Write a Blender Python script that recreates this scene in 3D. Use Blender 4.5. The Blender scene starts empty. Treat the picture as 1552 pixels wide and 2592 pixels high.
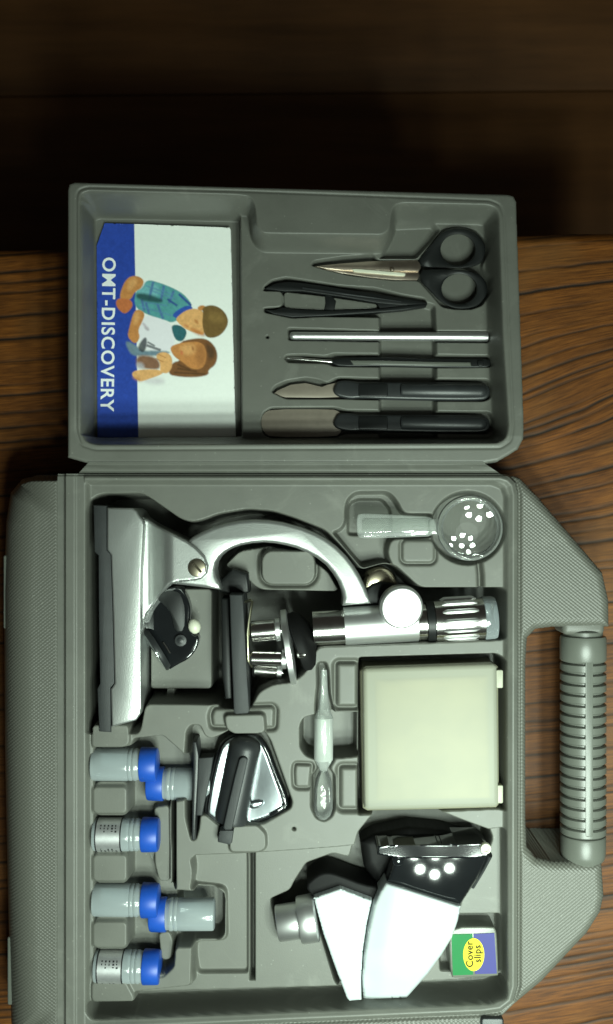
import bpy, bmesh, math, random
import numpy as np
from mathutils import Vector, Matrix

random.seed(7); rng = np.random.default_rng(7)
SC = bpy.context.scene
COL = SC.collection
# ---------------------------------------------------------------- units
# plan units: 1 unit = 0.2 mm.  The rim of the open case is z = 0, the table is TZ units below.
S = 0.0002; D = 2600.0; CX, CY = 776.0, 1296.0; TZ = 290.0
def U(px, py, z=0.0):
    k = (D - z) / D
    return Vector(((px - CX) * k * S, (CY - py) * k * S, (z + TZ) * S))

# ---------------------------------------------------------------- camera
cam = bpy.data.cameras.new('camera'); co = bpy.data.objects.new('camera', cam); COL.objects.link(co)
co.location = (0, 0, (D + TZ) * S)
cam.sensor_fit = 'VERTICAL'; cam.sensor_height = 36.0; cam.lens = 36.0 * D / 2592.0
cam.clip_start = 0.01; cam.clip_end = 20
cam.dof.use_dof = True; cam.dof.focus_distance = (D + 20) * S; cam.dof.aperture_fstop = 6.5
SC.camera = co
# ---------------------------------------------------------------- world and lamps
W = bpy.data.worlds.new('World'); SC.world = W; W.use_nodes = True
bg = W.node_tree.nodes['Background']; bg.inputs[0].default_value = (1.0, 0.95, 0.80, 1); bg.inputs[1].default_value = 0.024
def area(name, loc, target, size, power, color, shape='DISK', spread=180):
    l = bpy.data.lights.new(name, 'AREA'); l.shape = shape; l.spread = math.radians(spread); l.size = size; l.energy = power; l.color = color
    o = bpy.data.objects.new(name, l); COL.objects.link(o); o.location = loc
    o.rotation_euler = (Vector(target) - Vector(loc)).to_track_quat('-Z', 'Y').to_euler()
    return o
LAMP = Vector(((1480 - CX) * S, (CY - 2740) * S, (2550 + TZ) * S))
for i in range(9):
    a = i * 2 * math.pi / 8
    r = 0.0 if i == 8 else 0.125
    area('lamp_bulb', LAMP + Vector((r * math.cos(a), r * math.sin(a), 0)), (0.10, -0.19, 0.05), 0.050, 0.42, (0.83, 1.0, 0.87), spread=125)
area('fill_light', (0.30, -0.30, 1.15), (0.02, -0.08, 0), 0.50, 0.48, (0.88, 1.0, 0.88))  # unseen fill added to soften shadows and give the chrome something to reflect
SC.view_settings.view_transform = 'Standard'; SC.view_settings.look = 'None'
SC.view_settings.exposure = 0.0; SC.view_settings.gamma = 1.0
try: SC.view_settings.use_curve_mapping = False
except Exception: pass
SC.cycles.max_bounces = 10; SC.cycles.transparent_max_bounces = 16

# ---------------------------------------------------------------- materials
def nodes(name):
    m = bpy.data.materials.new(name); m.use_nodes = True
    nt = m.node_tree
    return m, nt, nt.nodes['Principled BSDF']
def mat(name, col, rough=0.5, metal=0.0, var=0.0, vscale=60.0, bump=0.0, bscale=2500.0, coat=0.0, spec=0.5, rvar=0.0):
    m, nt, b = nodes(name)
    b.inputs['Base Color'].default_value = (*col, 1); b.inputs['Roughness'].default_value = rough
    b.inputs['Metallic'].default_value = metal; b.inputs['Coat Weight'].default_value = coat
    b.inputs['Coat Roughness'].default_value = 0.08; b.inputs['Specular IOR Level'].default_value = spec
    tc = nt.nodes.new('ShaderNodeTexCoord')
    if var > 0 or rvar > 0:
        n = nt.nodes.new('ShaderNodeTexNoise'); n.inputs['Scale'].default_value = vscale; n.inputs['Detail'].default_value = 6
        n.inputs['Roughness'].default_value = 0.65
        nt.links.new(tc.outputs['Object'], n.inputs['Vector'])
        if var > 0:
            r = nt.nodes.new('ShaderNodeValToRGB')
            r.color_ramp.elements[0].position = 0.25; r.color_ramp.elements[1].position = 0.75
            r.color_ramp.elements[0].color = (*[c * (1 - var) for c in col], 1)
            r.color_ramp.elements[1].color = (*[min(1, c * (1 + var)) for c in col], 1)
            nt.links.new(n.outputs['Fac'], r.inputs['Fac']); nt.links.new(r.outputs['Color'], b.inputs['Base Color'])
        if rvar > 0:
            mr = nt.nodes.new('ShaderNodeMapRange'); mr.inputs['To Min'].default_value = max(0.02, rough - rvar); mr.inputs['To Max'].default_value = rough + rvar
            nt.links.new(n.outputs['Fac'], mr.inputs['Value']); nt.links.new(mr.outputs['Result'], b.inputs['Roughness'])
    if bump > 0:
        n2 = nt.nodes.new('ShaderNodeTexNoise'); n2.inputs['Scale'].default_value = bscale; n2.inputs['Detail'].default_value = 3
        nt.links.new(tc.outputs['Object'], n2.inputs['Vector'])
        bp = nt.nodes.new('ShaderNodeBump'); bp.inputs['Strength'].default_value = bump; bp.inputs['Distance'].default_value = 0.0002
        nt.links.new(n2.outputs['Fac'], bp.inputs['Height']); nt.links.new(bp.outputs['Normal'], b.inputs['Normal'])
    return m
GREY = (0.110, 0.112, 0.097)
M = {}
M['grey'] = mat('grey_plastic', GREY, 0.49, var=0.10, vscale=45, bump=0.30, bscale=2200, rvar=0.08)
M['ribgrey'] = mat('grip_plastic', (0.110, 0.116, 0.100), 0.36, var=0.07, vscale=80, bump=0.15, bscale=2200)
M['black'] = mat('black_plastic', (0.009, 0.010, 0.010), 0.42, var=0.2, vscale=90, bump=0.12, bscale=1800, spec=0.3)
M['satin'] = mat('satin_black', (0.020, 0.022, 0.023), 0.40, var=0.25, vscale=90, bump=0.3, bscale=2500)
M['rough_black'] = mat('rough_black_paint', (0.020, 0.022, 0.023), 0.6, var=0.2, vscale=120, bump=0.6, bscale=2600)
M['gloss_black'] = mat('gloss_black', (0.008, 0.009, 0.010), 0.07, coat=0.5, var=0.2, vscale=50)
M['chrome'] = mat('chrome', (0.74, 0.73, 0.70), 0.17, 1.0, var=0.05, vscale=160, rvar=0.04)
M['silver'] = mat('silver_paint', (0.46, 0.475, 0.46), 0.38, 0.82, var=0.05, vscale=180, bump=0.34, bscale=1500)
M['satin_metal'] = mat('satin_metal', (0.74, 0.75, 0.74), 0.40, 0.95, var=0.04, vscale=200)
M['screw'] = mat('nickel_screw', (0.36, 0.32, 0.24), 0.32, 1.0, var=0.1, vscale=400)
M['steel'] = mat('dull_steel', (0.52, 0.44, 0.36), 0.36, 1.0, var=0.10, vscale=200, rvar=0.06)
M['blade_grey'] = mat('brushed_blade', (0.25, 0.215, 0.175), 0.45, 0.25, var=0.10, vscale=200)
M['white'] = mat('white_plastic', (0.47, 0.51, 0.52), 0.40, var=0.03, vscale=90, bump=0.1, bscale=1500)
M['blue_cap'] = mat('blue_cap', (0.010, 0.070, 0.40), 0.42, var=0.12, vscale=150)
M['foil'] = mat('foil_label', (0.78, 0.79, 0.80), 0.38, 0.85, var=0.12, vscale=500)
M['ink'] = mat('black_ink', (0.015, 0.015, 0.017), 0.45)
M['beige'] = mat('frosted_beige', (0.36, 0.36, 0.28), 0.5, var=0.05, vscale=40, bump=0.1, bscale=1500)
M['beige_edge'] = mat('frosted_beige_base', (0.19, 0.185, 0.13), 0.5, var=0.06, vscale=40)
M['cream'] = mat('cream_plastic', (0.62, 0.62, 0.50), 0.4, var=0.05, vscale=200)
M['clipmetal'] = mat('brass_clip', (0.52, 0.50, 0.36), 0.28, 1.0, var=0.08, vscale=300)
M['brass'] = mat('dark_brass', (0.34, 0.30, 0.22), 0.22, 1.0, var=0.15, vscale=200)
M['mirror'] = mat('mirror_glass', (0.62, 0.66, 0.66), 0.12, 0.9)
M['reflector'] = mat('chrome_reflector', (0.52, 0.57, 0.60), 0.30, 1.0, var=0.06, vscale=120, bump=0.15, bscale=260)
M['green_ink'] = mat('green_print', (0.005, 0.15, 0.038), 0.55, spec=0.2, var=0.05)
M['violet_ink'] = mat('violet_print', (0.042, 0.042, 0.19), 0.5, spec=0.2, var=0.06)
M['yellow_ink'] = mat('yellow_print', (0.70, 0.60, 0.03), 0.6, spec=0.2, var=0.04, vscale=200)
M['white_ink'] = mat('white_print', (0.80, 0.82, 0.84), 0.45)
M['grey_ink'] = mat('faded_grey_print', (0.03, 0.026, 0.015), 0.7, spec=0.1)
M['box_grey'] = mat('clear_box_plastic', (0.12, 0.125, 0.105), 0.3, var=0.05, vscale=80)
M['dead_black'] = mat('matt_black_plastic', (0.006, 0.006, 0.006), 0.6, spec=0.15, var=0.2)
M['knurl'] = mat('knurled_chrome', (0.85, 0.86, 0.85), 0.40, 1.0)
M['hole'] = mat('dark_hole', (0.01, 0.01, 0.01), 0.8)

def clear(name, tint, milk, gloss_rough=0.03, ior=1.5, milkcol=(0.55, 0.58, 0.56), edge=0.45):
    m = bpy.data.materials.new(name); m.use_nodes = True; nt = m.node_tree; nt.nodes.clear()
    out = nt.nodes.new('ShaderNodeOutputMaterial')
    tr = nt.nodes.new('ShaderNodeBsdfTransparent'); tr.inputs[0].default_value = (*tint, 1)
    df = nt.nodes.new('ShaderNodeBsdfDiffuse'); df.inputs[0].default_value = (*milkcol, 1)
    gl = nt.nodes.new('ShaderNodeBsdfGlossy'); gl.inputs[0].default_value = (1, 1, 1, 1); gl.inputs['Roughness'].default_value = gloss_rough
    lw = nt.nodes.new('ShaderNodeLayerWeight'); lw.inputs['Blend'].default_value = 0.28
    mm = nt.nodes.new('ShaderNodeMath'); mm.operation = 'MULTIPLY_ADD'; mm.inputs[1].default_value = edge; mm.inputs[2].default_value = milk; mm.use_clamp = True
    nt.links.new(lw.outputs['Facing'], mm.inputs[0])
    m1 = nt.nodes.new('ShaderNodeMixShader'); nt.links.new(mm.outputs[0], m1.inputs[0]); nt.links.new(tr.outputs[0], m1.inputs[1]); nt.links.new(df.outputs[0], m1.inputs[2])
    fr = nt.nodes.new('ShaderNodeFresnel'); fr.inputs['IOR'].default_value = ior
    m2 = nt.nodes.new('ShaderNodeMixShader'); nt.links.new(fr.outputs[0], m2.inputs[0]); nt.links.new(m1.outputs[0], m2.inputs[1]); nt.links.new(gl.outputs[0], m2.inputs[2])
    nt.links.new(m2.outputs[0], out.inputs[0])
    return m
M['clear'] = clear('clear_plastic', (0.98, 0.99, 0.98), 0.05, 0.05, edge=0.6)
M['lens'] = clear('clear_lens', (0.98, 0.985, 0.98), 0.0, 0.008, 1.6, edge=0.1)
M['milky'] = clear('milky_plastic', (0.97, 0.98, 0.97), 0.19, 0.10, 1.5, (0.72, 0.76, 0.73))
M['frosted'] = clear('frosted_lid', (0.95, 0.95, 0.88), 0.62, 0.42, 1.25, (0.375, 0.38, 0.315), 0.15)
M['slides'] = mat('glass_slide_stack', (0.46, 0.40, 0.23), 0.55, var=0.45, vscale=24, spec=0.2)
M['vial'] = clear('frosted_vial', (0.90, 0.94, 0.95), 0.52, 0.14, 1.45, (0.42, 0.47, 0.485), 0.35)
M['sleeve'] = clear('white_sleeve', (0.95, 0.97, 0.95), 0.32, 0.12, 1.5, (0.80, 0.84, 0.80))
M['cap_clear'] = clear('clear_cap', (0.92, 0.94, 0.95), 0.30, 0.08, 1.5, (0.45, 0.50, 0.52))

def wear(m, amount=0.22):
    nt = m.node_tree; b = nt.nodes['Principled BSDF']; src = b.inputs['Base Color']
    tc = nt.nodes.new('ShaderNodeTexCoord')
    n = nt.nodes.new('ShaderNodeTexNoise'); n.inputs['Scale'].default_value = 26; n.inputs['Detail'].default_value = 9; n.inputs['Roughness'].default_value = 0.72; n.inputs['Distortion'].default_value = 1.2
    nt.links.new(tc.outputs['Object'], n.inputs['Vector'])
    r = nt.nodes.new('ShaderNodeMapRange'); r.inputs['From Min'].default_value = 0.56; r.inputs['From Max'].default_value = 0.72; r.inputs['To Max'].default_value = amount; nt.links.new(n.outputs['Fac'], r.inputs['Value'])
    v = nt.nodes.new('ShaderNodeTexVoronoi'); v.inputs['Scale'].default_value = 190; nt.links.new(tc.outputs['Object'], v.inputs['Vector'])
    sp = nt.nodes.new('ShaderNodeMapRange'); sp.inputs['From Min'].default_value = 0.09; sp.inputs['From Max'].default_value = 0.05; sp.inputs['To Max'].default_value = 0.38; nt.links.new(v.outputs['Distance'], sp.inputs['Value'])
    ad = nt.nodes.new('ShaderNodeMath'); ad.operation = 'MAXIMUM'; nt.links.new(r.outputs[0], ad.inputs[0]); nt.links.new(sp.outputs[0], ad.inputs[1])
    mx = nt.nodes.new('ShaderNodeMix'); mx.data_type = 'RGBA'; nt.links.new(ad.outputs[0], mx.inputs[0]); mx.inputs[7].default_value = (0.27, 0.27, 0.24, 1)
    if src.links: nt.links.new(src.links[0].from_socket, mx.inputs[6])
    else: mx.inputs[6].default_value = src.default_value
    nt.links.new(mx.outputs[2], src)
wear(M['grey'])
def grain_shell():
    m, nt, b = nodes('textured_grey_plastic')
    b.inputs['Base Color'].default_value = (0.100, 0.101, 0.086, 1); b.inputs['Roughness'].default_value = 0.47
    tc = nt.nodes.new('ShaderNodeTexCoord'); sx = nt.nodes.new('ShaderNodeSeparateXYZ'); nt.links.new(tc.outputs['Object'], sx.inputs[0])
    def mth(op, a, bb=None):
        n = nt.nodes.new('ShaderNodeMath'); n.operation = op
        for i, v in enumerate((a, bb)):
            if v is None: continue
            if isinstance(v, (int, float)): n.inputs[i].default_value = v
            else: nt.links.new(v, n.inputs[i])
        return n.outputs[0]
    f = 2 * math.pi / 0.0018
    a = mth('SINE', mth('MULTIPLY', mth('ADD', mth('MULTIPLY', sx.outputs[0], 0.8), sx.outputs[1]), f))
    c = mth('SINE', mth('MULTIPLY', mth('SUBTRACT', mth('MULTIPLY', sx.outputs[0], 0.8), sx.outputs[1]), f))
    h = mth('ADD', a, mth('MULTIPLY', c, 0.8))
    n = nt.nodes.new('ShaderNodeTexNoise'); n.inputs['Scale'].default_value = 900; nt.links.new(tc.outputs['Object'], n.inputs['Vector'])
    h2 = mth('ADD', h, mth('MULTIPLY', n.outputs['Fac'], 1.6))
    bp = nt.nodes.new('ShaderNodeBump'); bp.inputs['Strength'].default_value = 0.38; bp.inputs['Distance'].default_value = 0.00016
    nt.links.new(h2, bp.inputs['Height']); nt.links.new(bp.outputs['Normal'], b.inputs['Normal'])
    return m
M['shell'] = grain_shell(); wear(M['shell'], 0.15)

def wood_top():
    m, nt, b = nodes('weathered_table_wood')
    uv = nt.nodes.new('ShaderNodeAttribute'); uv.attribute_name = 'grain'
    cr = nt.nodes.new('ShaderNodeAttribute'); cr.attribute_name = 'crack'
    mp = nt.nodes.new('ShaderNodeMapping'); mp.inputs['Scale'].default_value = (0.012, 0.24, 1); nt.links.new(uv.outputs['Vector'], mp.inputs['Vector'])
    n1 = nt.nodes.new('ShaderNodeTexNoise'); n1.inputs['Scale'].default_value = 1.0; n1.inputs['Detail'].default_value = 8; n1.inputs['Roughness'].default_value = 0.65
    nt.links.new(mp.outputs[0], n1.inputs['Vector'])
    mp2 = nt.nodes.new('ShaderNodeMapping'); mp2.inputs['Scale'].default_value = (0.004, 0.011, 1); nt.links.new(uv.outputs['Vector'], mp2.inputs['Vector'])
    n2 = nt.nodes.new('ShaderNodeTexNoise'); n2.inputs['Scale'].default_value = 1.0; n2.inputs['Detail'].default_value = 5; nt.links.new(mp2.outputs[0], n2.inputs['Vector'])
    r = nt.nodes.new('ShaderNodeValToRGB'); e = r.color_ramp.elements
    e[0].position = 0.30; e[0].color = (0.036, 0.0125, 0.0025, 1); e[1].position = 0.70; e[1].color = (0.205, 0.077, 0.012, 1)
    k = e.new(0.50); k.color = (0.120, 0.042, 0.0068, 1)
    nt.links.new(n1.outputs['Fac'], r.inputs['Fac'])
    mx = nt.nodes.new('ShaderNodeMix'); mx.data_type = 'RGBA'; mx.blend_type = 'MULTIPLY'; mx.inputs[0].default_value = 0.85
    r2 = nt.nodes.new('ShaderNodeValToRGB'); r2.color_ramp.elements[0].position = 0.30; r2.color_ramp.elements[1].position = 0.68
    r2.color_ramp.elements[0].color = (0.55, 0.50, 0.48, 1); r2.color_ramp.elements[1].color = (1.15, 1.05, 0.95, 1)
    nt.links.new(n2.outputs['Fac'], r2.inputs['Fac']); nt.links.new(r.outputs[0], mx.inputs[6]); nt.links.new(r2.outputs[0], mx.inputs[7])
    # worn, greyer wood by large patches
    n3 = nt.nodes.new('ShaderNodeTexNoise'); n3.inputs['Scale'].default_value = 0.0035; n3.inputs['Detail'].default_value = 4; nt.links.new(uv.outputs['Vector'], n3.inputs['Vector'])
    r3 = nt.nodes.new('ShaderNodeValToRGB'); r3.color_ramp.elements[0].position = 0.50; r3.color_ramp.elements[1].position = 0.78
    r3.color_ramp.elements[0].color = (0, 0, 0, 1); r3.color_ramp.elements[1].color = (0.55, 0.55, 0.55, 1)
    nt.links.new(n3.outputs['Fac'], r3.inputs['Fac'])
    mw = nt.nodes.new('ShaderNodeMix'); mw.data_type = 'RGBA'; nt.links.new(r3.outputs[0], mw.inputs[0]); nt.links.new(mx.outputs[2], mw.inputs[6]); mw.inputs[7].default_value = (0.17, 0.078, 0.024, 1)
    b.inputs['Specular IOR Level'].default_value = 0.22
    m2 = nt.nodes.new('ShaderNodeMix'); m2.data_type = 'RGBA'; nt.links.new(cr.outputs['Fac'], m2.inputs[0])
    nt.links.new(mw.outputs[2], m2.inputs[6]); m2.inputs[7].default_value = (0.006, 0.005, 0.004, 1)
    nt.links.new(m2.outputs[2], b.inputs['Base Color'])
    mr = nt.nodes.new('ShaderNodeMapRange'); mr.inputs['To Min'].default_value = 0.42; mr.inputs['To Max'].default_value = 0.58
    nt.links.new(n1.outputs['Fac'], mr.inputs['Value']); nt.links.new(mr.outputs[0], b.inputs['Roughness'])
    bp = nt.nodes.new('ShaderNodeBump'); bp.inputs['Strength'].default_value = 0.25; bp.inputs['Distance'].default_value = 0.00006
    nt.links.new(n1.outputs['Fac'], bp.inputs['Height']); nt.links.new(bp.outputs['Normal'], b.inputs['Normal'])
    return m
M['wood'] = wood_top()
def wood_floor():
    m, nt, b = nodes('dark_floor_wood')
    tc = nt.nodes.new('ShaderNodeTexCoord'); mp = nt.nodes.new('ShaderNodeMapping'); mp.inputs['Scale'].default_value = (3, 40, 3); nt.links.new(tc.outputs['Object'], mp.inputs['Vector'])
    n = nt.nodes.new('ShaderNodeTexNoise'); n.inputs['Scale'].default_value = 1.6; n.inputs['Detail'].default_value = 8; n.inputs['Roughness'].default_value = 0.7; nt.links.new(mp.outputs[0], n.inputs['Vector'])
    n2 = nt.nodes.new('ShaderNodeTexNoise'); n2.inputs['Scale'].default_value = 7; n2.inputs['Detail'].default_value = 5; nt.links.new(tc.outputs['Object'], n2.inputs['Vector'])
    ad = nt.nodes.new('ShaderNodeMath'); ad.operation = 'ADD'; nt.links.new(n.outputs['Fac'], ad.inputs[0]); nt.links.new(n2.outputs['Fac'], ad.inputs[1])
    hf = nt.nodes.new('ShaderNodeMath'); hf.operation = 'MULTIPLY'; hf.inputs[1].default_value = 0.5; nt.links.new(ad.outputs[0], hf.inputs[0])
    r = nt.nodes.new('ShaderNodeValToRGB'); e = r.color_ramp.elements
    e[0].position = 0.33; e[0].color = (0.036, 0.0145, 0.0042, 1); e[1].position = 0.66; e[1].color = (0.105, 0.043, 0.0130, 1)
    nt.links.new(hf.outputs[0], r.inputs['Fac']); nt.links.new(r.outputs[0], b.inputs['Base Color'])
    b.inputs['Roughness'].default_value = 0.6; b.inputs['Specular IOR Level'].default_value = 0.25
    return m
M['floor'] = wood_floor()

# ---------------------------------------------------------------- object helpers
ORG = {}
def tag(o, label=None, cat=None, group=None, kind=None):
    if label: o['label'] = label
    if cat: o['category'] = cat
    if group: o['group'] = group
    if kind: o['kind'] = kind
    return o
def thing(name, label, cat, loc, group=None):
    o = bpy.data.objects.new(name, None); COL.objects.link(o); o.location = loc; o.empty_display_size = 0.01
    ORG[o] = Vector(loc)
    return tag(o, label, cat, group)
def finish(name, me, material, parent=None, smooth=40, label=None):
    me.materials.clear(); me.materials.append(material)
    for p in me.polygons: p.use_smooth = True
    if smooth is not None and len(me.polygons) < 60000:
        me.set_sharp_from_angle(angle=math.radians(smooth))
    o = bpy.data.objects.new(name, me); COL.objects.link(o)
    if parent is not None:
        org = ORG[parent]
        me.transform(Matrix.Translation(-org))
        o.parent = parent; ORG[o] = org
    else: ORG[o] = Vector((0, 0, 0))
    if label: o['label'] = label
    return o
def obj(name, bm, material, parent=None, smooth=40, label=None):
    bmesh.ops.recalc_face_normals(bm, faces=bm.faces)
    me = bpy.data.meshes.new(name); bm.to_mesh(me); bm.free()
    return finish(name, me, material, parent, smooth, label)
def chaikin(pts, n=2, closed=True):
    pts = [tuple(p) for p in pts]
    for _ in range(n):
        out = []
        m = len(pts)
        rngk = range(m) if closed else range(m - 1)
        if not closed: out.append(pts[0])
        for i in rngk:
            a = pts[i]; b = pts[(i + 1) % m]
            out.append(tuple(a[k] * .75 + b[k] * .25 for k in range(len(a)))); out.append(tuple(a[k] * .25 + b[k] * .75 for k in range(len(a))))
        if not closed: out.append(pts[-1])
        pts = out
    return pts
def fillet(pts, r, n=4):
    out = []; m = len(pts); p = [np.array(q, float) for q in pts]
    for i in range(m):
        a, b, c = p[i - 1], p[i], p[(i + 1) % m]
        la, lc = np.linalg.norm(a - b), np.linalg.norm(c - b)
        if la < 1e-6 or lc < 1e-6: continue
        d = min(r, .48 * la, .48 * lc); u = b + (a - b) / la * d; w = b + (c - b) / lc * d
        for k in range(n + 1):
            t = k / n; q = u * (1 - t) ** 2 + b * 2 * t * (1 - t) + w * t * t; out.append((q[0], q[1]))
    return out
def crop(f, ox, oy):
    return lambda pts: [(ox + x / f, oy + y / f) for x, y in pts]
c5 = crop(4.365, 460, 1740); c7 = crop(1.953, 0, 1850); c8 = crop(1.953, 640, 1650); c6 = crop(1.973, 800, 1180); c3 = crop(1.855, 600, 440)
cw = crop(2.283, 640, 2080); cs = crop(2.3935, 700, 540); ct = crop(2.3935, 640, 700); cm = crop(7.42, 340, 1460); co4 = crop(4.947, 520, 1480); ck = crop(3.533, 860, 1400); cd = crop(5.764, 740, 1680); cb = crop(4.122, 200, 1180)
def prism(bm, pts, zt, th, bevel=0.0, seg=3, holes=None):
    """solid with the outline pts (plan units, measured at its top), top height zt, thickness th"""
    f = zt if callable(zt) else (lambda x, y: zt)
    top = [bm.verts.new(U(x, y, f(x, y))) for x, y in pts]
    bot = [bm.verts.new(v.co - Vector((0, 0, th * S))) for v in top]
    n = len(pts)
    ft = bm.faces.new(top); fb = bm.faces.new(list(reversed(bot)))
    for i in range(n):
        j = (i + 1) % n
        bm.faces.new((top[j], top[i], bot[i], bot[j]))
    bmesh.ops.recalc_face_normals(bm, faces=bm.faces)
    if bevel > 0:
        ed = [e for e in ft.edges]
        bmesh.ops.bevel(bm, geom=ed, offset=bevel * S, segments=seg, profile=0.5, affect='EDGES', clamp_overlap=True)
    return bm
def P(name, pts, zt, th, material, parent=None, bevel=3.0, seg=3, smooth=40, label=None):
    bm = bmesh.new(); prism(bm, pts, zt, th, bevel, seg)
    return obj(name, bm, material, parent, smooth, label)
def rr(x0, y0, x1, y1, r=8, n=5, rot=0.0):
    pts = []
    for cx, cy, a0 in ((x1 - r, y0 + r, -90), (x1 - r, y1 - r, 0), (x0 + r, y1 - r, 90), (x0 + r, y0 + r, 180)):
        for i in range(n + 1):
            a = math.radians(a0 + 90 * i / n); pts.append((cx + r * math.cos(a), cy + r * math.sin(a)))
    if rot:
        mx, my = (x0 + x1) / 2, (y0 + y1) / 2; c, s = math.cos(rot), math.sin(rot)
        pts = [(mx + (x - mx) * c - (y - my) * s, my + (x - mx) * s + (y - my) * c) for x, y in pts]
    return pts
def lathe(bm, a, b, prof, seg=40, teeth=0, amp=0.0, arc=None):
    """revolve prof = [(t, r), ...] (plan units) round the axis from a towards b (world points)"""
    ax = (b - a).normalized()
    up = Vector((0, 0, 1)) if abs(ax.z) < 0.9 else Vector((1, 0, 0))
    e1 = up.cross(ax).normalized(); e2 = ax.cross(e1)
    rings = []
    for t, r in prof:
        c = a + ax * (t * S); ring = []
        if r <= 1e-6:
            rings.append([bm.verts.new(c)]); continue
        for i in range(seg):
            th = 2 * math.pi * i / seg
            q = r * (1 + (amp if (teeth and i % 2) else 0))
            ring.append(bm.verts.new(c + (e1 * math.cos(th) + e2 * math.sin(th)) * (q * S)))
        rings.append(ring)
    for r0, r1 in zip(rings, rings[1:]):
        if len(r0) == 1 and len(r1) == 1: continue
        for i in range(seg):
            j = (i + 1) % seg
            if len(r0) == 1: bm.faces.new((r0[0], r1[j], r1[i]))
            elif len(r1) == 1: bm.faces.new((r0[i], r0[j], r1[0]))
            else: bm.faces.new((r0[i], r0[j], r1[j], r1[i]))
    for ring, rev in ((rings[0], True), (rings[-1], False)):
        if len(ring) > 1: bm.faces.new(list(reversed(ring)) if rev else ring)
    return bm
def L(name, a, b, prof, material, parent=None, seg=40, teeth=0, amp=0.0, smooth=40, label=None):
    bm = bmesh.new(); lathe(bm, a, b, prof, seg, teeth, amp)
    return obj(name, bm, material, parent, smooth, label)
def tube(bm, pts, r, seg=10, flat=1.0):
    n = len(pts); rings = []
    for i, p in enumerate(pts):
        t = (pts[min(n - 1, i + 1)] - pts[max(0, i - 1)]).normalized()
        up = Vector((0, 0, 1)) if abs(t.z) < 0.95 else Vector((1, 0, 0))
        e1 = up.cross(t).normalized(); e2 = t.cross(e1)
        rad = r[i] if isinstance(r, (list, tuple)) else r
        rings.append([bm.verts.new(p + (e1 * math.cos(2 * math.pi * k / seg) + e2 * math.sin(2 * math.pi * k / seg) * flat) * rad * S) for k in range(seg)])
    for r0, r1 in zip(rings, rings[1:]):
        for k in range(seg):
            bm.faces.new((r0[k], r0[(k + 1) % seg], r1[(k + 1) % seg], r1[k]))
    bm.faces.new(list(reversed(rings[0]))); bm.faces.new(rings[-1])
    return bm
def smoothstep(a, b, x):
    t = np.clip((x - a) / (b - a), 0, 1); return t * t * (3 - 2 * t)
def sdf(X, Y, pts):
    pts = np.asarray(pts, float); n = len(pts)
    d = np.full(X.shape, 1e18); s = np.ones(X.shape)
    for i in range(n):
        ax, ay = pts[i]; bx, by = pts[i - 1]
        ex, ey = bx - ax, by - ay
        wx, wy = X - ax, Y - ay
        t = np.clip((wx * ex + wy * ey) / max(ex * ex + ey * ey, 1e-12), 0, 1)
        d = np.minimum(d, (wx - ex * t) ** 2 + (wy - ey * t) ** 2)
        c1 = Y >= ay; c2 = Y < by; c3_ = ex * wy > ey * wx
        s = np.where((c1 & c2 & c3_) | (~c1 & ~c2 & ~c3_), -s, s)
    return s * np.sqrt(d)
def near(X, Y, pts, pad=40):
    p = np.asarray(pts); return (X[0] >= p[:, 0].min() - pad) & (X[0] <= p[:, 0].max() + pad), (Y[:, 0] >= p[:, 1].min() - pad) & (Y[:, 0] <= p[:, 1].max() + pad)
class Field:
    """height sheet that a vacuum-formed plastic tray is pressed from"""
    def __init__(s, x0, x1, y0, y1, st):
        s.xs = np.arange(x0, x1 + st * .5, st); s.ys = np.arange(y0, y1 + st * .5, st)
        s.X, s.Y = np.meshgrid(s.xs, s.ys); s.H = np.zeros(s.X.shape)
    def region(s, pts, pad=60):
        p = np.asarray(pts)
        i0, i1 = np.searchsorted(s.xs, (p[:, 0].min() - pad, p[:, 0].max() + pad)); j0, j1 = np.searchsorted(s.ys, (p[:, 1].min() - pad, p[:, 1].max() + pad))
        return slice(j0, j1), slice(i0, i1)
    def pocket(s, pts, z, w=10, sm=2):
        if sm: pts = fillet(pts, (0, 9, 15)[sm])
        r = s.region(pts); d = sdf(s.X[r], s.Y[r], pts); k = 1 - smoothstep(-w, 0, d)
        h = s.H[r]; s.H[r] = h + (np.minimum(h, z) - h) * k
    def raise_(s, pts, z, w=8, sm=2):
        if sm: pts = fillet(pts, (0, 9, 15)[sm])
        r = s.region(pts); d = sdf(s.X[r], s.Y[r], pts); k = 1 - smoothstep(0, w, d)
        h = s.H[r]; s.H[r] = h + (np.maximum(h, z) - h) * k
    def setz(s, pts, z, w=8, sm=2):
        if sm: pts = fillet(pts, (0, 9, 15)[sm])
        r = s.region(pts); d = sdf(s.X[r], s.Y[r], pts); k = 1 - smoothstep(-w, 0, d)
        h = s.H[r]; s.H[r] = h + (z - h) * k
    def groove(s, pts, depth, w=4, sm=1):
        if sm: pts = fillet(pts, (0, 9, 15)[sm])
        r = s.region(pts); d = sdf(s.X[r], s.Y[r], pts); s.H[r] -= depth * np.exp(-(d / w) ** 2)
    def lines(s, pts, depth, w=4):
        r = s.region(pts); d = np.full(s.X[r].shape, 1e9)
        for (ax, ay), (bx, by) in zip(pts, pts[1:]):
            ex, ey = bx - ax, by - ay; wx, wy = s.X[r] - ax, s.Y[r] - ay
            t = np.clip((wx * ex + wy * ey) / (ex * ex + ey * ey), 0, 1)
            d = np.minimum(d, np.hypot(wx - ex * t, wy - ey * t))
        s.H[r] -= depth * np.exp(-(d / w) ** 2)
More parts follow.
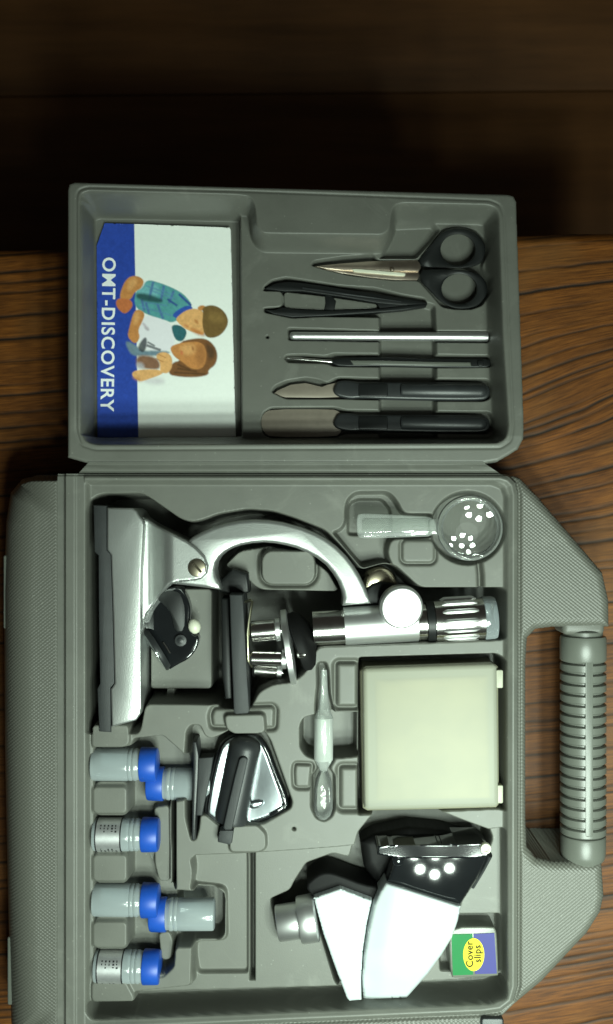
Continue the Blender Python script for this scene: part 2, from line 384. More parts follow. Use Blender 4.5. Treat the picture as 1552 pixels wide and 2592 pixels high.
def sheet_mesh(name, X, Y, Z, facemask, zrim=None):
    """X, Y plan units seen at the rim height zrim, Z real height -> mesh of the kept quads"""
    zr = 0 if zrim is None else zrim
    k = (D - zr) / D
    co_ = np.stack([(X - CX) * k * S, (CY - Y) * k * S, (Z + TZ) * S], -1).reshape(-1, 3)
    ny, nx = X.shape
    idx = np.arange(ny * nx).reshape(ny, nx)
    q = np.stack([idx[:-1, :-1], idx[1:, :-1], idx[1:, 1:], idx[:-1, 1:]], -1)[facemask]
    used, inv = np.unique(q, return_inverse=True); q = inv.reshape(-1, 4); co_ = co_[used]
    me = bpy.data.meshes.new(name)
    me.vertices.add(len(co_)); me.vertices.foreach_set('co', co_.astype(np.float32).ravel())
    me.loops.add(q.size); me.loops.foreach_set('vertex_index', q.astype(np.int32).ravel())
    me.polygons.add(len(q)); me.polygons.foreach_set('loop_start', (np.arange(len(q)) * 4).astype(np.int32))
    me.polygons.foreach_set('use_smooth', np.ones(len(q), bool))
    me.update(calc_edges=True); me.validate()
    return me, used
def link_mesh(name, me, material, parent=None):
    me.materials.append(material)
    o = bpy.data.objects.new(name, me); COL.objects.link(o)
    if parent is not None:
        org = ORG[parent]; me.transform(Matrix.Translation(-org)); o.parent = parent; ORG[o] = org
    else: ORG[o] = Vector((0, 0, 0))
    return o
def pillow(name, pts, ztf, zbot, material, parent, R=20, drop=None, st=3.0, sm=0, label=None):
    """solid with rounded shoulders: outline pts, top height ztf(X, Y), shoulder radius R"""
    if sm: pts = chaikin(pts, sm)
    p = np.asarray(pts)
    xs = np.arange(p[:, 0].min() - 2 * st, p[:, 0].max() + 2 * st, st); ys = np.arange(p[:, 1].min() - 2 * st, p[:, 1].max() + 2 * st, st)
    X, Y = np.meshgrid(xs, ys)
    for _ in range(3):
        d = sdf(X, Y, pts); e = 0.5
        gx = (sdf(X + e, Y, pts) - sdf(X - e, Y, pts)) / (2 * e); gy = (sdf(X, Y + e, pts) - sdf(X, Y - e, pts)) / (2 * e)
        sel = np.abs(d) < st * 0.72
        X = np.where(sel, X - gx * d, X); Y = np.where(sel, Y - gy * d, Y)
    d = sdf(X, Y, pts)
    inside = d < st * 0.3
    keep = inside[:-1, :-1] & inside[1:, :-1] & inside[1:, 1:] & inside[:-1, 1:]
    e = np.clip(-d, 0, R)
    drop = R if drop is None else drop
    Z = ztf(X, Y) - drop * (1 - np.sqrt(np.clip(1 - ((R - e) / R) ** 2, 0, 1)))
    k = (D - Z) / D
    bm = bmesh.new(); ny, nx = X.shape; vs = {}
    def v(j, i):
        if (j, i) not in vs: vs[(j, i)] = bm.verts.new(((X[j, i] - CX) * k[j, i] * S, (CY - Y[j, i]) * k[j, i] * S, (Z[j, i] + TZ) * S))
        return vs[(j, i)]
    for j, i in np.argwhere(keep):
        bm.faces.new((v(j, i), v(j + 1, i), v(j + 1, i + 1), v(j, i + 1)))
    be = [ed for ed in bm.edges if len(ed.link_faces) == 1]
    r = bmesh.ops.extrude_edge_only(bm, edges=be)
    for g in r['geom']:
        if isinstance(g, bmesh.types.BMVert): g.co.z = (zbot + TZ) * S
    return obj(name, bm, material, parent, 60, label)
def text(name, body, size, material, place, rot, parent, bold=0.0, spacing=1.0, sx=1.0, zf=None):
    cu = bpy.data.curves.new(name, 'FONT'); cu.body = body; cu.size = size * S; cu.offset = bold * size * S; cu.space_character = spacing
    cu.align_x = 'CENTER'; cu.align_y = 'CENTER'; cu.extrude = 0.00003; cu.resolution_u = 4
    t = bpy.data.objects.new(name + '_t', cu); COL.objects.link(t)
    bpy.context.view_layer.update()
    me = bpy.data.meshes.new_from_object(t.evaluated_get(bpy.context.evaluated_depsgraph_get()))
    bpy.data.objects.remove(t)
    me.transform(Matrix.Translation(place) @ Matrix.Rotation(rot, 4, 'Z') @ Matrix.Diagonal((sx, 1, 1, 1)))
    if zf:
        for v in me.vertices:
            z_ = (v.co.z - 0) / S - TZ; k = (D - z_) / D
            v.co.z = (zf(CX + v.co.x / (k * S), CY - v.co.y / (k * S)) + TZ) * S + (v.co.z - place.z)
    me.name = name
    return finish(name, me, material, parent, None)
def vnoise(x, y, seed=0):
    xi = np.floor(x).astype(np.int64); yi = np.floor(y).astype(np.int64); fx = x - xi; fy = y - yi
    def hsh(a, b):
        h = (a * 374761393 + b * 668265263 + seed * 1442695041) & 0x7fffffff
        h = ((h ^ (h >> 13)) * 1274126177) & 0x7fffffff
        return ((h ^ (h >> 16)) & 0xffff) / 65535.0
    u = fx * fx * (3 - 2 * fx); w = fy * fy * (3 - 2 * fy)
    return (hsh(xi, yi) * (1 - u) + hsh(xi + 1, yi) * u) * (1 - w) + (hsh(xi, yi + 1) * (1 - u) + hsh(xi + 1, yi + 1) * u) * w

# ================================================================ THE SETTING
FZ = -1250.0   # the lower boards behind the table
floor = bpy.data.objects.new('floor', None); COL.objects.link(floor); floor.location = U(776, 300, FZ); tag(floor, kind='structure'); ORG[floor] = floor.location.copy()
seams = [-960, -360, 236, 820, 1400, 1980, 2560, 3140]
for i, (a, b) in enumerate(zip(seams, seams[1:])):
    bm = bmesh.new()
    sk = 25
    prism(bm, [(-1700, a + 1.5 + sk), (3300, a + 1.5 - sk), (3300, b - 1.5 - sk), (-1700, b - 1.5 + sk)], FZ - (i % 2) * 3, 60, 5, 2)
    obj('floor_board', bm, M['floor'], floor)
bm = bmesh.new(); prism(bm, [(-1600, -900), (3200, -900), (3200, 3100), (-1600, 3100)], FZ - 30, 30); obj('subfloor', bm, M['hole'], floor)

# the wooden table, its grain opened into fissures
def build_table():
    xs = np.concatenate([np.arange(-160, 215, 2.5), np.arange(215, 1200, 40), np.arange(1200, 1720, 2.5)])
    vs = np.concatenate([[-26, -24], np.arange(-22, 2200, 2.5)])
    X, V = np.meshgrid(xs, vs)
    edge = 656 - 46 * X / 1552 + 5 * (vnoise(X / 90, X * 0 + 3.5, 5) - .5) + 3 * (vnoise(X / 22, X * 0 + 8.5, 9) - .5)
    Y = V + edge
    right = np.clip(X - 1290, 0, None)
    G = Y + 0.085 * X + right * (0.30 * np.exp(-((Y - 960) / 190) ** 2) + 0.10 * np.exp(-((Y - 2480) / 300) ** 2) + 0.10 * np.exp(-((Y - 1230) / 120) ** 2))
    G = G + 16 * (vnoise(X / 420, Y / 260, 1) - .5) + 2.0 * (vnoise(X / 70, Y / 60, 2) - .5)
    crack = np.zeros(X.shape)
    g = 640.0; r = random.Random(11)
    while g < 3100:
        wdt = r.uniform(2.2, 4.0); st = r.uniform(0.65, 1.0); n = r.randrange(1000)
        lum = np.clip(vnoise(X / 170, X * 0 + n + .5, n) * 1.6 + 0.10, 0, 1)
        loc = g + 3.0 * (vnoise(X / 38, X * 0 + n + .5, n + 7) - .5)
        crack = np.maximum(crack, st * lum * np.exp(-((G - loc) / (wdt * (0.6 + lum * .7))) ** 2))
        g += r.choice((18, 26, 36, 46, 58))
    fine = 0.25 * (vnoise(X / 60, G / 3.0, 21) - 0.5)
    Z = -TZ - 1.2 * crack - np.where(V < 0, 22 * (np.clip(-V, 0, 26) / 26) ** 1.6, 0)
    Z[0, :] = -TZ - 130; Z = np.where(np.arange(len(vs))[:, None] == 0, -TZ - 130, Z)
    me, used = sheet_mesh('table', X, Y, Z, np.ones((len(vs) - 1, len(xs) - 1), bool), zrim=-TZ)
    at = me.attributes.new('crack', 'FLOAT', 'POINT'); at.data.foreach_set('value', np.clip(crack * 1.05, 0, 1).ravel()[used].astype(np.float32))
    gv = me.attributes.new('grain', 'FLOAT_VECTOR', 'POINT'); gv.data.foreach_set('vector', np.stack([X, G, X * 0], -1).reshape(-1, 3)[used].astype(np.float32).ravel())
    o = link_mesh('table', me, M['wood'])
    tag(o, 'weathered brown wooden table top with dark open grain under the case', 'table')
build_table()

# ================================================================ THE CASE
case = thing('carrying_case', 'open grey moulded plastic microscope case lying on the wooden table', 'case', U(776, 1900, -TZ))
MIC = [(214, 1292), (222, 1266), (240, 1252), (262, 1247), (352, 1246), (374, 1256), (455, 1312), (482, 1320), (512, 1314), (550, 1299), (626, 1286), (690, 1291), (744, 1308), (825, 1340), (872, 1388), (917, 1442), (945, 1433), (975, 1425), (1003, 1430), (1034, 1458), (1066, 1487), (1286, 1487), (1286, 1623), (1250, 1626), (805, 1642), (790, 1677), (772, 1710), (742, 1732), (690, 1738), (655, 1757), (635, 1800), (560, 1800), (545, 1790), (366, 1788), (354, 1850), (345, 1864), (214, 1864)]
OUTER = [(164, 1199), (66, 1199), (26, 1208), (-4, 1244), (-16, 1320), (-22, 1500), (-20, 1900), (-12, 2300), (-2, 2660), (1200, 2660), (1306, 2556), (1378, 2496), (1494, 2372), (1528, 2318), (1537, 2275), (1531, 2188), (1400, 2187), (1362, 2178), (1340, 2150), (1337, 2080), (1337, 1680), (1341, 1618), (1362, 1596), (1400, 1591), (1550, 1590), (1549, 1520), (1533, 1450), (1472, 1378), (1366, 1254), (1322, 1208), (1290, 1199)]
RIM = [(141, 1199), (1268, 1199), (1290, 1206), (1306, 1222), (1312, 1250), (1311, 2500), (1300, 2540), (1270, 2563), (1220, 2570), (260, 2612), (141, 2640)]
INNER = [(213, 1216), (1250, 1216), (1280, 1228), (1290, 1256), (1289, 2490), (1278, 2525), (1250, 2545), (1210, 2549), (260, 2588), (226, 2588), (213, 2570)]
F = Field(-34, 1566, 1199, 2650, 2.0)
def build_base():
    X, Y = F.X, F.Y
    do = sdf(X, Y, OUTER); dr = sdf(X, Y, RIM); e = np.clip(-do, 0, None)
    # outer shell: broad rolled side on the left, tighter shoulder elsewhere
    R = np.where(X < 141, 104.0, 26.0); dep = np.where(X < 141, 120.0, 26.0)
    q = np.clip((R - np.minimum(e, R)) / R, 0, 1)
    body = -10 - dep * (1 - np.sqrt(np.clip(1 - q ** 2.0, 0, 1)))
    body = np.where(X < 141, np.maximum(body, -10 - 120 * np.clip((141 - X) / 158, 0, 1) ** 2.2 - 60 * (1 - smoothstep(0, 20, e))), body)
    body = np.where(do > 0, -TZ + 2, body)
    body = body - 8 * np.exp(-((dr - 6) / 4.0) ** 2) * (X > 300)
    H = np.where(dr > 0, body, 0.0)
    # ridge round the tray
    H = np.where((dr <= 0) & (X < 166), -16 + 14 * smoothstep(160, 167, X), H)
    H = np.where((dr <= 0) & (X >= 166) & (X < 214), -2 - 5 * smoothstep(187, 193, X), H)
    lip = (dr <= 0) & (X >= 214)
    H = np.where(lip, -8 + 8 * np.exp(-((dr + 12) / 8.0) ** 2), H)
    H[Y < 1204] -= 4
    F.H = H
    p, ra, gr = F.pocket, F.raise_, F.groove
    p(INNER, -24, 13, 1)
    # lower shelf of the tray
    p([(486, 2172), (620, 2167), (760, 2158), (862, 2150), (1286, 2100), (1289, 2490), (1278, 2525), (1250, 2545), (1210, 2548), (335, 2584), (335, 2520), (478, 2505), (480, 2425), (486, 2300)], -66, 9, 1)
    p([(216, 2545), (340, 2540), (480, 2536), (900, 2524), (1180, 2508), (1289, 2490), (1286, 2530), (1250, 2545), (1210, 2548), (260, 2586), (230, 2586), (216, 2570)], -128, 9, 1)
    p([(627, 2172), (644, 2172), (644, 2512), (627, 2512)], -130, 6, 0)
    # microscope bed
    p(MIC, -268, 15, 2)
    ra([(560, 1440), (600, 1400), (680, 1388), (760, 1405), (830, 1452), (858, 1500), (850, 1504), (655, 1500), (628, 1480), (610, 1450)], -105, 8)
    gr(rr(655, 1392, 802, 1488, 32), 14, 6, 0)
    ra(rr(662, 1398, 796, 1482, 26), -58, 7, 0)
    ra([(366, 1500), (524, 1500), (524, 1762), (366, 1762)], -112, 8, 1)
    ra([(405, 1690), (425, 1690), (425, 1790), (405, 1790)], -130, 6, 1)
    # magnifier bed
    p([(872, 1320), (871, 1290), (877, 1262), (900, 1242), (985, 1241), (1008, 1262), (1026, 1298), (1104, 1298), (1104, 1364), (1020, 1367), (993, 1368), (984, 1400), (1000, 1436), (975, 1428), (940, 1436), (917, 1442), (872, 1388), (838, 1346), (862, 1338)], -78, 10)
    p([(880, 1275), (905, 1258), (975, 1258), (1000, 1290), (1000, 1360), (880, 1360)], -95, 9)
    cir = [(1188 + 99 * math.cos(a), 1337 + 97 * math.sin(a)) for a in np.linspace(0, 2 * math.pi, 40, endpoint=False)]
    p(cir, -84, 13, 0)
    gr(rr(1017, 1365, 1106, 1428, 16), 9, 4, 0)
    F.lines([(1218, 1428), (1221, 1455), (1222, 1492)], 26, 6)
    # slide box bed, dropper bed
    p([(908, 1666), (1262, 1656), (1286, 1670), (1286, 2060), (1262, 2056), (905, 2072)], -150, 10, 1)
    p([(799, 1690), (806, 1677), (828, 1677), (836, 1700), (840, 1760), (850, 1800), (852, 1815), (852, 1930), (838, 1950), (854, 1970), (855, 2050), (842, 2078), (820, 2090), (798, 2080), (784, 2052), (785, 1972), (802, 1950), (795, 1930), (795, 1815), (795, 1785), (800, 1740)], -66, 10, 1)
    p([(757, 1840), (768, 1820), (795, 1812), (860, 1806), (912, 1806), (912, 1922), (850, 1928), (796, 1930), (772, 1920), (757, 1898)], -125, 11, 1)
    gr(rr(849, 1678, 910, 1797, 12), 16, 6, 0); gr(rr(858, 1944, 912, 2058, 12), 16, 6, 0)
    gr([(792, 1940), (745, 1938), (742, 1960), (744, 1996), (752, 2002), (786, 2002)], 12, 4, 1)
    h = [(744 + 5.5 * math.cos(a), 2106 + 5.5 * math.sin(a)) for a in np.linspace(0, 2 * math.pi, 14, endpoint=False)]
    p(h, -70, 4, 0)
    # lamp reflector bed with its hook slot
    p(c5([(455, 520), (540, 470), (900, 480), (985, 600), (1232, 1290), (1215, 1370), (970, 1510), (900, 1550), (560, 1575), (400, 1575), (250, 1450), (205, 1450), (190, 1600), (155, 1720), (90, 1740), (60, 1640), (20, 1480), (5, 830), (30, 500), (90, 425), (200, 435), (250, 555), (310, 585), (400, 550)]), -92, 12, 1)
    p(c5([(385, 1540), (580, 1540), (560, 1740), (520, 1790), (480, 1750), (400, 1730)]), -60, 8, 1)
    gr(c5([(300, 330), (340, 240), (1000, 215), (1040, 260), (1030, 480), (920, 485), (460, 470), (320, 465)]), 14, 5, 1)
    ra(c5([(480, 320), (900, 310), (915, 490), (850, 510), (580, 515), (500, 460)]), -4, 7, 1)
    ra(c5([(560, 1560), (820, 1545), (915, 1640), (920, 1790), (850, 1830), (540, 1830), (530, 1750)]), -12, 7, 1)
    # vial beds
    p(c7([(450, 86), (640, 84), (650, 45), (800, 30), (935, 150), (965, 345), (840, 370), (836, 400), (838, 800), (1060, 815), (1110, 880), (1105, 1060), (1070, 1095), (865, 1095), (858, 1190), (800, 1245), (660, 1250), (450, 1262)]), -102, 10, 1)
    ra(c7([(745, 420), (815, 410), (818, 790), (770, 790), (748, 700)]), -70, 8, 1)
    ra(c7([(770, 1050), (820, 1040), (838, 1090), (825, 1180), (785, 1180)]), -60, 8, 1)
    p(c7([(826, 350), (866, 345), (868, 805), (830, 812)]), -150, 7, 1)
    p(c7([(930, 640), (1225, 628), (1228, 690), (1228, 1260), (960, 1262), (946, 1160), (950, 1090), (1105, 1085), (1100, 830), (930, 810), (946, 720)]), -82, 8, 2)
    p(c7([(845, 822), (1060, 820), (1104, 850), (1104, 1050), (1075, 1090), (870, 1092), (860, 1010)]), -150, 12, 1)
    for (a, b) in ((262, 440), (600, 778), (934, 1108)):
        (x0, y0), (x1, y1) = c7([(452, a), (628, b)]); ra(rr(x0 + 3, y0 + 3, x1 - 3, y1 - 3, 14), -30, 7, 0); ra(rr(x0 + 3, y0 + 16, x1 - 7, y1 - 14, 8), -18, 10, 0)
    ra(c7([(452, -20), (628, -20), (628, 70), (600, 84), (452, 84)]), -16, 8, 1)
    ra(c7([(452, 1262), (610, 1256), (650, 1330), (650, 1350), (452, 1350)]), -16, 8, 1)
    ra(c7([(690, 1250), (860, 1220), (860, 1130), (900, 1118), (935, 1150), (945, 1280), (720, 1300)]), -30, 8, 1)
    # projector head bed
    p(c8([(78, 1268), (180, 1222), (200, 1180), (262, 1085), (400, 1035), (480, 1055), (520, 905), (610, 795), (840, 765), (935, 800), (1050, 845), (1190, 895), (1215, 960), (1190, 1030), (1060, 1265), (1035, 1345), (900, 1600), (800, 1760), (470, 1760), (405, 1690), (330, 1440), (262, 1425), (160, 1448), (112, 1432)]), -172, 13, 1)
    p(c8([(955, 1345), (1250, 1340), (1250, 1640), (940, 1640), (930, 1500)]), -112, 9, 1)
    # outer drop
    F.do = do; F.dr = dr
    return do, dr
do, dr = build_base()
Hn = F.H + 0.5 * (vnoise(F.X / 60, F.Y / 60, 4) - .5)
cell = lambda A: np.maximum.reduce([A[:-1, :-1], A[1:, :-1], A[1:, 1:], A[:-1, 1:]])
celln = lambda A: np.minimum.reduce([A[:-1, :-1], A[1:, :-1], A[1:, 1:], A[:-1, 1:]])
inr = cell(dr) <= 0.5
me, _ = sheet_mesh('tray', F.X, F.Y, Hn, inr)
link_mesh('tray', me, M['grey'], case)
me, _ = sheet_mesh('shell', F.X, F.Y, Hn, (~inr) & (celln(do) <= 1.0))
link_mesh('shell', me, M['shell'], case)
# feet on the bottom edge of the case
for y0, y1, x0, x1 in ((1405, 1592, 8, 32), (2372, 2545, 18, 42)):
    P('foot', rr(x0, y0, x1, y1, 5), -66, 90, M['ribgrey'], case, 5)
# hinge strip
bm = bmesh.new()
prof = [(1150, -14), (1160, -7), (1166, -4), (1168, 1), (1171, 1), (1173, -8), (1178, -9), (1184, -5), (1192, -6), (1196, -14), (1199, -22), (1201, -24), (1203, -8)]
rows = []
for y, z in prof:
    t = max(0.0, min(1.0, (y - 1171) / 28))
    xl = 224 - 26 * t if y > 1171 else 224; xr = 1224 + 42 * t if y > 1171 else 1224
    rows.append([bm.verts.new(U(xl + (xr - xl) * i / 12, y, z)) for i in range(13)])
for a, b in zip(rows, rows[1:]):
    for i in range(12): bm.faces.new((a[i], a[i + 1], b[i + 1], b[i]))
r = bmesh.ops.extrude_edge_only(bm, edges=[e for e in bm.edges if len(e.link_faces) == 1])
for g_ in r['geom']:
    if isinstance(g_, bmesh.types.BMVert): g_.co.z -= 40 * S
obj('hinge', bm, M['grey'], case, 50)
P('latch', rr(1218, 2578, 1276, 2640, 8), 2, 30, M['satin'], case, 4)
# handle grip with its ribs
GZ = -62
g0, g1 = U(1476, 1592, GZ), U(1476, 2196, GZ); GL = (g1 - g0).length / S
grip = L('grip', g0, g1, [(0, 30), (2, 46), (6, 50), (16, 50), (18, 57), (24, 59), (78, 59), (82, 56), (84, 51), (GL - 88, 51), (GL - 86, 56), (GL - 82, 58), (GL - 40, 57), (GL - 26, 54), (GL - 22, 50), (GL - 10, 44), (GL, 34)], M['ribgrey'], case, 48)
for i in range(17):
    t = 82 + (GL - 88 - 82) * (i / 17.0); w = (GL - 170) / 17.0
    L('rib', g0, g1, [(t + 3.0, 50), (t + 4, 55), (t + 7, 58.5), (t + w - 4, 58.5), (t + w - 1.5, 55), (t + w - 0.8, 50)], M['ribgrey'], grip, 48)
bm = bmesh.new(); prism(bm, rr(1482, 1672, 1502, 2120, 6), GZ + 58.6, 30, 2, 2); obj('grip_bar', bm, M['ribgrey'], grip)
P('bolster', rr(1425, 1570, 1532, 1608, 14), -20, 90, M['grey'], case, 14, 4)
P('bolster', rr(1430, 2178, 1512, 2215, 14), -26, 90, M['grey'], case, 14, 4)

# ---------------------------------------------------------------- the lid
def lidz(x, y):
    s = np.clip((np.asarray(x, float) - 170) / 1150, 0, 1.1); t = np.clip((1103 - np.asarray(y, float)) / 640, 0, 1.1)
    return -112.0 * s * t
def lz(off): return lambda x, y: float(lidz(x, y)) + off
LOUT = [(170, 478), (174, 464), (188, 459), (640, 472), (1286, 490), (1301, 494), (1308, 508), (1320, 850), (1328, 1085), (1326, 1112), (1312, 1138), (1290, 1152), (1262, 1168), (1226, 1174), (226, 1174), (170, 1158)]
LF = Field(162, 1336, 452, 1180, 2.0)
TD, CD = -104, -158
def dz(pts, dep):     # outline measured on a floor dep below the rim -> rim sheet coordinates
    out = []
    for x, y in pts:
        zr = float(lidz(x, y)); k = (D - zr - dep) / (D - zr); out.append((CX + (x - CX) * k, CY + (y - CY) * k))
    return out
SCI = cs([(205, 318), (222, 285), (400, 258), (590, 245), (610, 278), (850, 280), (960, 150), (1000, 95), (1100, 75), (1200, 95), (1270, 160), (1282, 240), (1250, 320), (1290, 400), (1292, 490), (1250, 560), (1180, 585), (1080, 585), (1000, 570), (940, 500), (860, 410), (700, 408), (450, 380), (300, 345)])
TWE = ct([(60, 65), (110, 20), (200, 0), (300, 15), (520, 50), (740, 65), (900, 105), (1050, 130), (1060, 240), (760, 250), (420, 245), (240, 255), (70, 220), (62, 200)])
ROD = ct([(207, 308), (760, 325), (1440, 328), (1440, 405), (760, 400), (210, 390)])
NEE = ct([(185, 495), (200, 472), (300, 468), (440, 478), (490, 462), (760, 466), (1440, 474), (1450, 552), (1180, 556), (490, 548), (440, 530), (210, 525)])
SCA = ct([(105, 700), (130, 660), (200, 628), (320, 608), (400, 620), (450, 640), (510, 608), (760, 612), (1430, 618), (1448, 660), (1445, 740), (1400, 760), (1000, 758), (540, 745), (200, 745)])
SPA = ct([(42, 880), (60, 820), (110, 790), (500, 788), (560, 805), (760, 808), (1440, 816), (1462, 860), (1458, 930), (1420, 958), (1000, 952), (560, 955), (500, 982), (110, 985), (60, 960)])
def build_lid():
    X, Y = LF.X, LF.Y; zr = lidz(X, Y)
    do = sdf(X, Y, LOUT); e = np.clip(-do, 0, None)
    R = 9.0; q = np.clip((R - np.minimum(e, R)) / R, 0, 1)
    H = -R * (1 - np.sqrt(np.clip(1 - q * q, 0, 1)))
    LF.H = H
    ALL = [(201, 500), (206, 488), (222, 481), (600, 491), (636, 496), (648, 520), (652, 570), (664, 588), (700, 589), (968, 592), (984, 580), (988, 540), (996, 518), (1018, 511), (1235, 516), (1258, 524), (1266, 545), (1276, 850), (1291, 1080), (1284, 1110), (1262, 1124), (240, 1128), (212, 1118), (201, 1090)]
    LF.groove([(193, 495), (200, 480), (222, 473), (600, 483), (1240, 507), (1266, 518), (1276, 545), (1300, 1080), (1294, 1116), (1268, 1134), (240, 1138), (204, 1126), (193, 1090)], 2.5, 3.0, 1)
    LF.pocket(ALL, TD, 26, 2)
    LF.pocket(dz([(234, 552), (250, 545), (606, 553), (614, 560), (618, 1112), (236, 1114)], CD), CD, 9, 1)
    # finger trough across the tools
    LF.pocket(dz(cs([(612, 280), (640, 230), (700, 110), (705, 60), (950, 50), (1000, 100), (960, 160), (850, 280)]), TD), TD - 26, 12, 1)
    LF.pocket(dz([(957, 730), (1104, 770), (1108, 850), (1110, 1112), (957, 1112)], TD), TD - 34, 12, 1)
    for poly, dp in ((SCI, 24), (TWE, 26), (ROD, 22), (NEE, 22), (SCA, 24), (SPA, 24)):
        LF.pocket(dz(poly, TD), TD - dp, 6, 1)
    LF.raise_(dz(ct([(190, 92), (430, 118), (750, 165), (750, 190), (430, 200), (195, 190)]), TD), TD - 5, 5, 1)
    LF.raise_(dz(ct([(40, 88), (176, 92), (176, 180), (40, 190)]), TD), TD, 5, 1)
    hp = dz([(677 + 4.5 * math.cos(a), 853 + 4.5 * math.sin(a)) for a in np.linspace(0, 6.283, 12, endpoint=False)], TD)
    LF.pocket(hp, TD - 40, 3, 0)
    # the light pads on the sloping wall are lamp reflection, not modelled
    out = np.where(do > 0, -175 , LF.H)
    return zr, do, out
zr, ldo, LH = build_lid()
me, _ = sheet_mesh('lid', LF.X, LF.Y, zr + LH + .4 * (vnoise(LF.X / 50, LF.Y / 50, 6) - .5), celln(ldo) <= 1.0, zrim=zr)
lid = link_mesh('lid', me, M['grey'], case)

# ================================================================ IN THE LID
def printed_card():
    crd = thing('booklet', 'white and blue printed booklet showing two children, lying in the open lid', 'booklet', U(420, 840, CD))
    OUT = [(265, 565), (340, 567), (581, 576), (584, 582), (590, 850), (597, 1114), (247, 1110), (246, 850), (245, 622)]
    z = lambda X, Y: lidz(X, Y) + CD + 10
    pillow('page_block', OUT, lambda X, Y: lidz(X, Y) + CD + 8.6, -330, M['white_ink'], crd, 2, 1, 4.0)
    xs = np.arange(242, 600, 1.6); ys = np.arange(562, 1118, 1.6); X, Y = np.meshgrid(xs, ys)
    d = sdf(X, Y, OUT)
    for _ in range(2):
        gx = (sdf(X + .5, Y, OUT) - sdf(X - .5, Y, OUT)); gy = (sdf(X, Y + .5, OUT) - sdf(X, Y - .5, OUT))
        sel = np.abs(d) < 1.2; X = np.where(sel, X - gx * d, X); Y = np.where(sel, Y - gy * d, Y); d = sdf(X, Y, OUT)
    C = np.zeros(X.shape + (3,)); C[:] = (0.84, 0.87, 0.83)
    def paint(pts, col, soft=2.0, k=1.0, grad=None):
        a = (k * (1 - smoothstep(-soft, soft, sdf(X, Y, pts))))[..., None]
        c = np.array(col)
        C[:] = C * (1 - a) + c * a
    paint([(200, 540), (340, 540), (340, 565), (351, 1120), (351, 1140), (200, 1140)], (0.022, 0.06, 0.36), 1.2)
    cc = crop(4.787, 290, 640)
    skin = (0.54, 0.23, 0.070); skin2 = (0.74, 0.40, 0.155); teal = (0.09, 0.32, 0.33)
    def pp(pts, col, soft=2.0, k=1.0, sm=2): paint(chaikin(cc(pts), sm), col, soft, k)
    def stroke(a, b, w, col, k=0.8):
        a = np.array(a); b = np.array(b); n = np.array([-(b - a)[1], (b - a)[0]]) / np.hypot(*(b - a)) * w / 2
        paint(cc([a + n, b + n, b - n, a - n]), col, 1.8, k)
    # soft grey shading printed under the group
    pp([(300, 1540), (560, 1500), (620, 1560), (560, 1600), (420, 1590)], (0.50, 0.44, 0.50), 8, .5)
    pp([(380, 730), (600, 810), (715, 890), (740, 1060), (690, 1180), (500, 1200), (340, 1160), (300, 1010), (290, 930)], (0.80, 0.79, 0.83), 2.5)
    pp([(330, 850), (360, 850), (430, 930), (390, 950)], (0.40, 0.33, 0.38), 4, .8)
    # left child
    pp([(385, 318), (560, 365), (720, 430), (850, 505), (970, 665), (720, 860), (600, 810), (380, 745), (235, 650), (255, 450), (340, 440)], teal)
    pp([(260, 460), (390, 360), (560, 380), (520, 560), (300, 560)], (0.20, 0.48, 0.52), 8, .7)
    for a, b in (((470, 350), (420, 560)), ((600, 400), (560, 590)), ((720, 460), (660, 610)), ((380, 600), (420, 740)), ((520, 620), (590, 800)), ((330, 560), (360, 700))):
        stroke(a, b, 30, (0.07, 0.13, 0.36), .75)
    for a, b in (((380, 400), (700, 500)), ((420, 450), (740, 560)), ((300, 640), (690, 760)), ((330, 590), (640, 640))):
        stroke(a, b, 18, (0.10, 0.24, 0.42), .6)
    stroke((780, 500), (930, 640), 26, (0.03, 0.06, 0.30), .9); stroke((640, 560), (760, 640), 24, (0.03, 0.07, 0.28), .9)
    pp([(260, 480), (420, 500), (600, 570), (560, 610), (400, 590), (270, 560)], (0.015, 0.06, 0.06), 5, .9)
    pp([(690, 740), (880, 625), (970, 670), (840, 770), (740, 800)], (0.03, 0.09, 0.42))
    pp([(690, 870), (800, 875), (890, 950), (830, 1080), (740, 1060), (700, 960)], (0.03, 0.13, 0.15))
    pp([(740, 800), (800, 740), (880, 690), (990, 670), (1100, 720), (1110, 1010), (960, 965), (860, 925), (770, 850)], skin2)
    pp([(900, 890), (1100, 970), (1090, 1020), (950, 970)], (0.50, 0.16, 0.04), 6, .8)
    pp([(960, 800), (1010, 820), (1020, 870), (980, 850)], (0.42, 0.15, 0.04), 3, .8); pp([(850, 860), (900, 890), (890, 910), (840, 880)], (0.55, 0.16, 0.06), 3, .7)
    pp([(1000, 660), (1060, 630), (1110, 650), (1080, 700), (1020, 700)], skin)
    pp([(1060, 660), (1180, 625), (1300, 675), (1375, 780), (1375, 880), (1300, 990), (1200, 1035), (1095, 1020), (1060, 850), (1075, 740)], (0.17, 0.10, 0.032))
    pp([(1150, 720), (1290, 730), (1340, 820), (1250, 850), (1130, 820)], (0.26, 0.16, 0.05), 10, .8)
    pp([(140, 310), (255, 268), (365, 325), (330, 430), (245, 470), (200, 570), (80, 590), (60, 500)], skin); pp([(170, 330), (260, 300), (280, 380), (160, 480)], skin2, 8, .7)
    pp([(10, 600), (50, 545), (190, 560), (228, 630), (185, 700), (120, 745), (40, 680)], (0.52, 0.16, 0.055))
    # right child
    pp([(135, 1060), (250, 1110), (330, 1190), (500, 1180), (710, 1200), (560, 1250), (420, 1250), (220, 1255), (150, 1150)], (0.16, 0.24, 0.30), 4)
    pp([(280, 1130), (370, 1010), (400, 1060), (370, 1210), (300, 1190)], (0.04, 0.05, 0.06), 3, .9); stroke((390, 1120), (560, 1180), 30, (0.05, 0.06, 0.07)); stroke((400, 1080), (490, 1130), 22, (0.08, 0.10, 0.11))
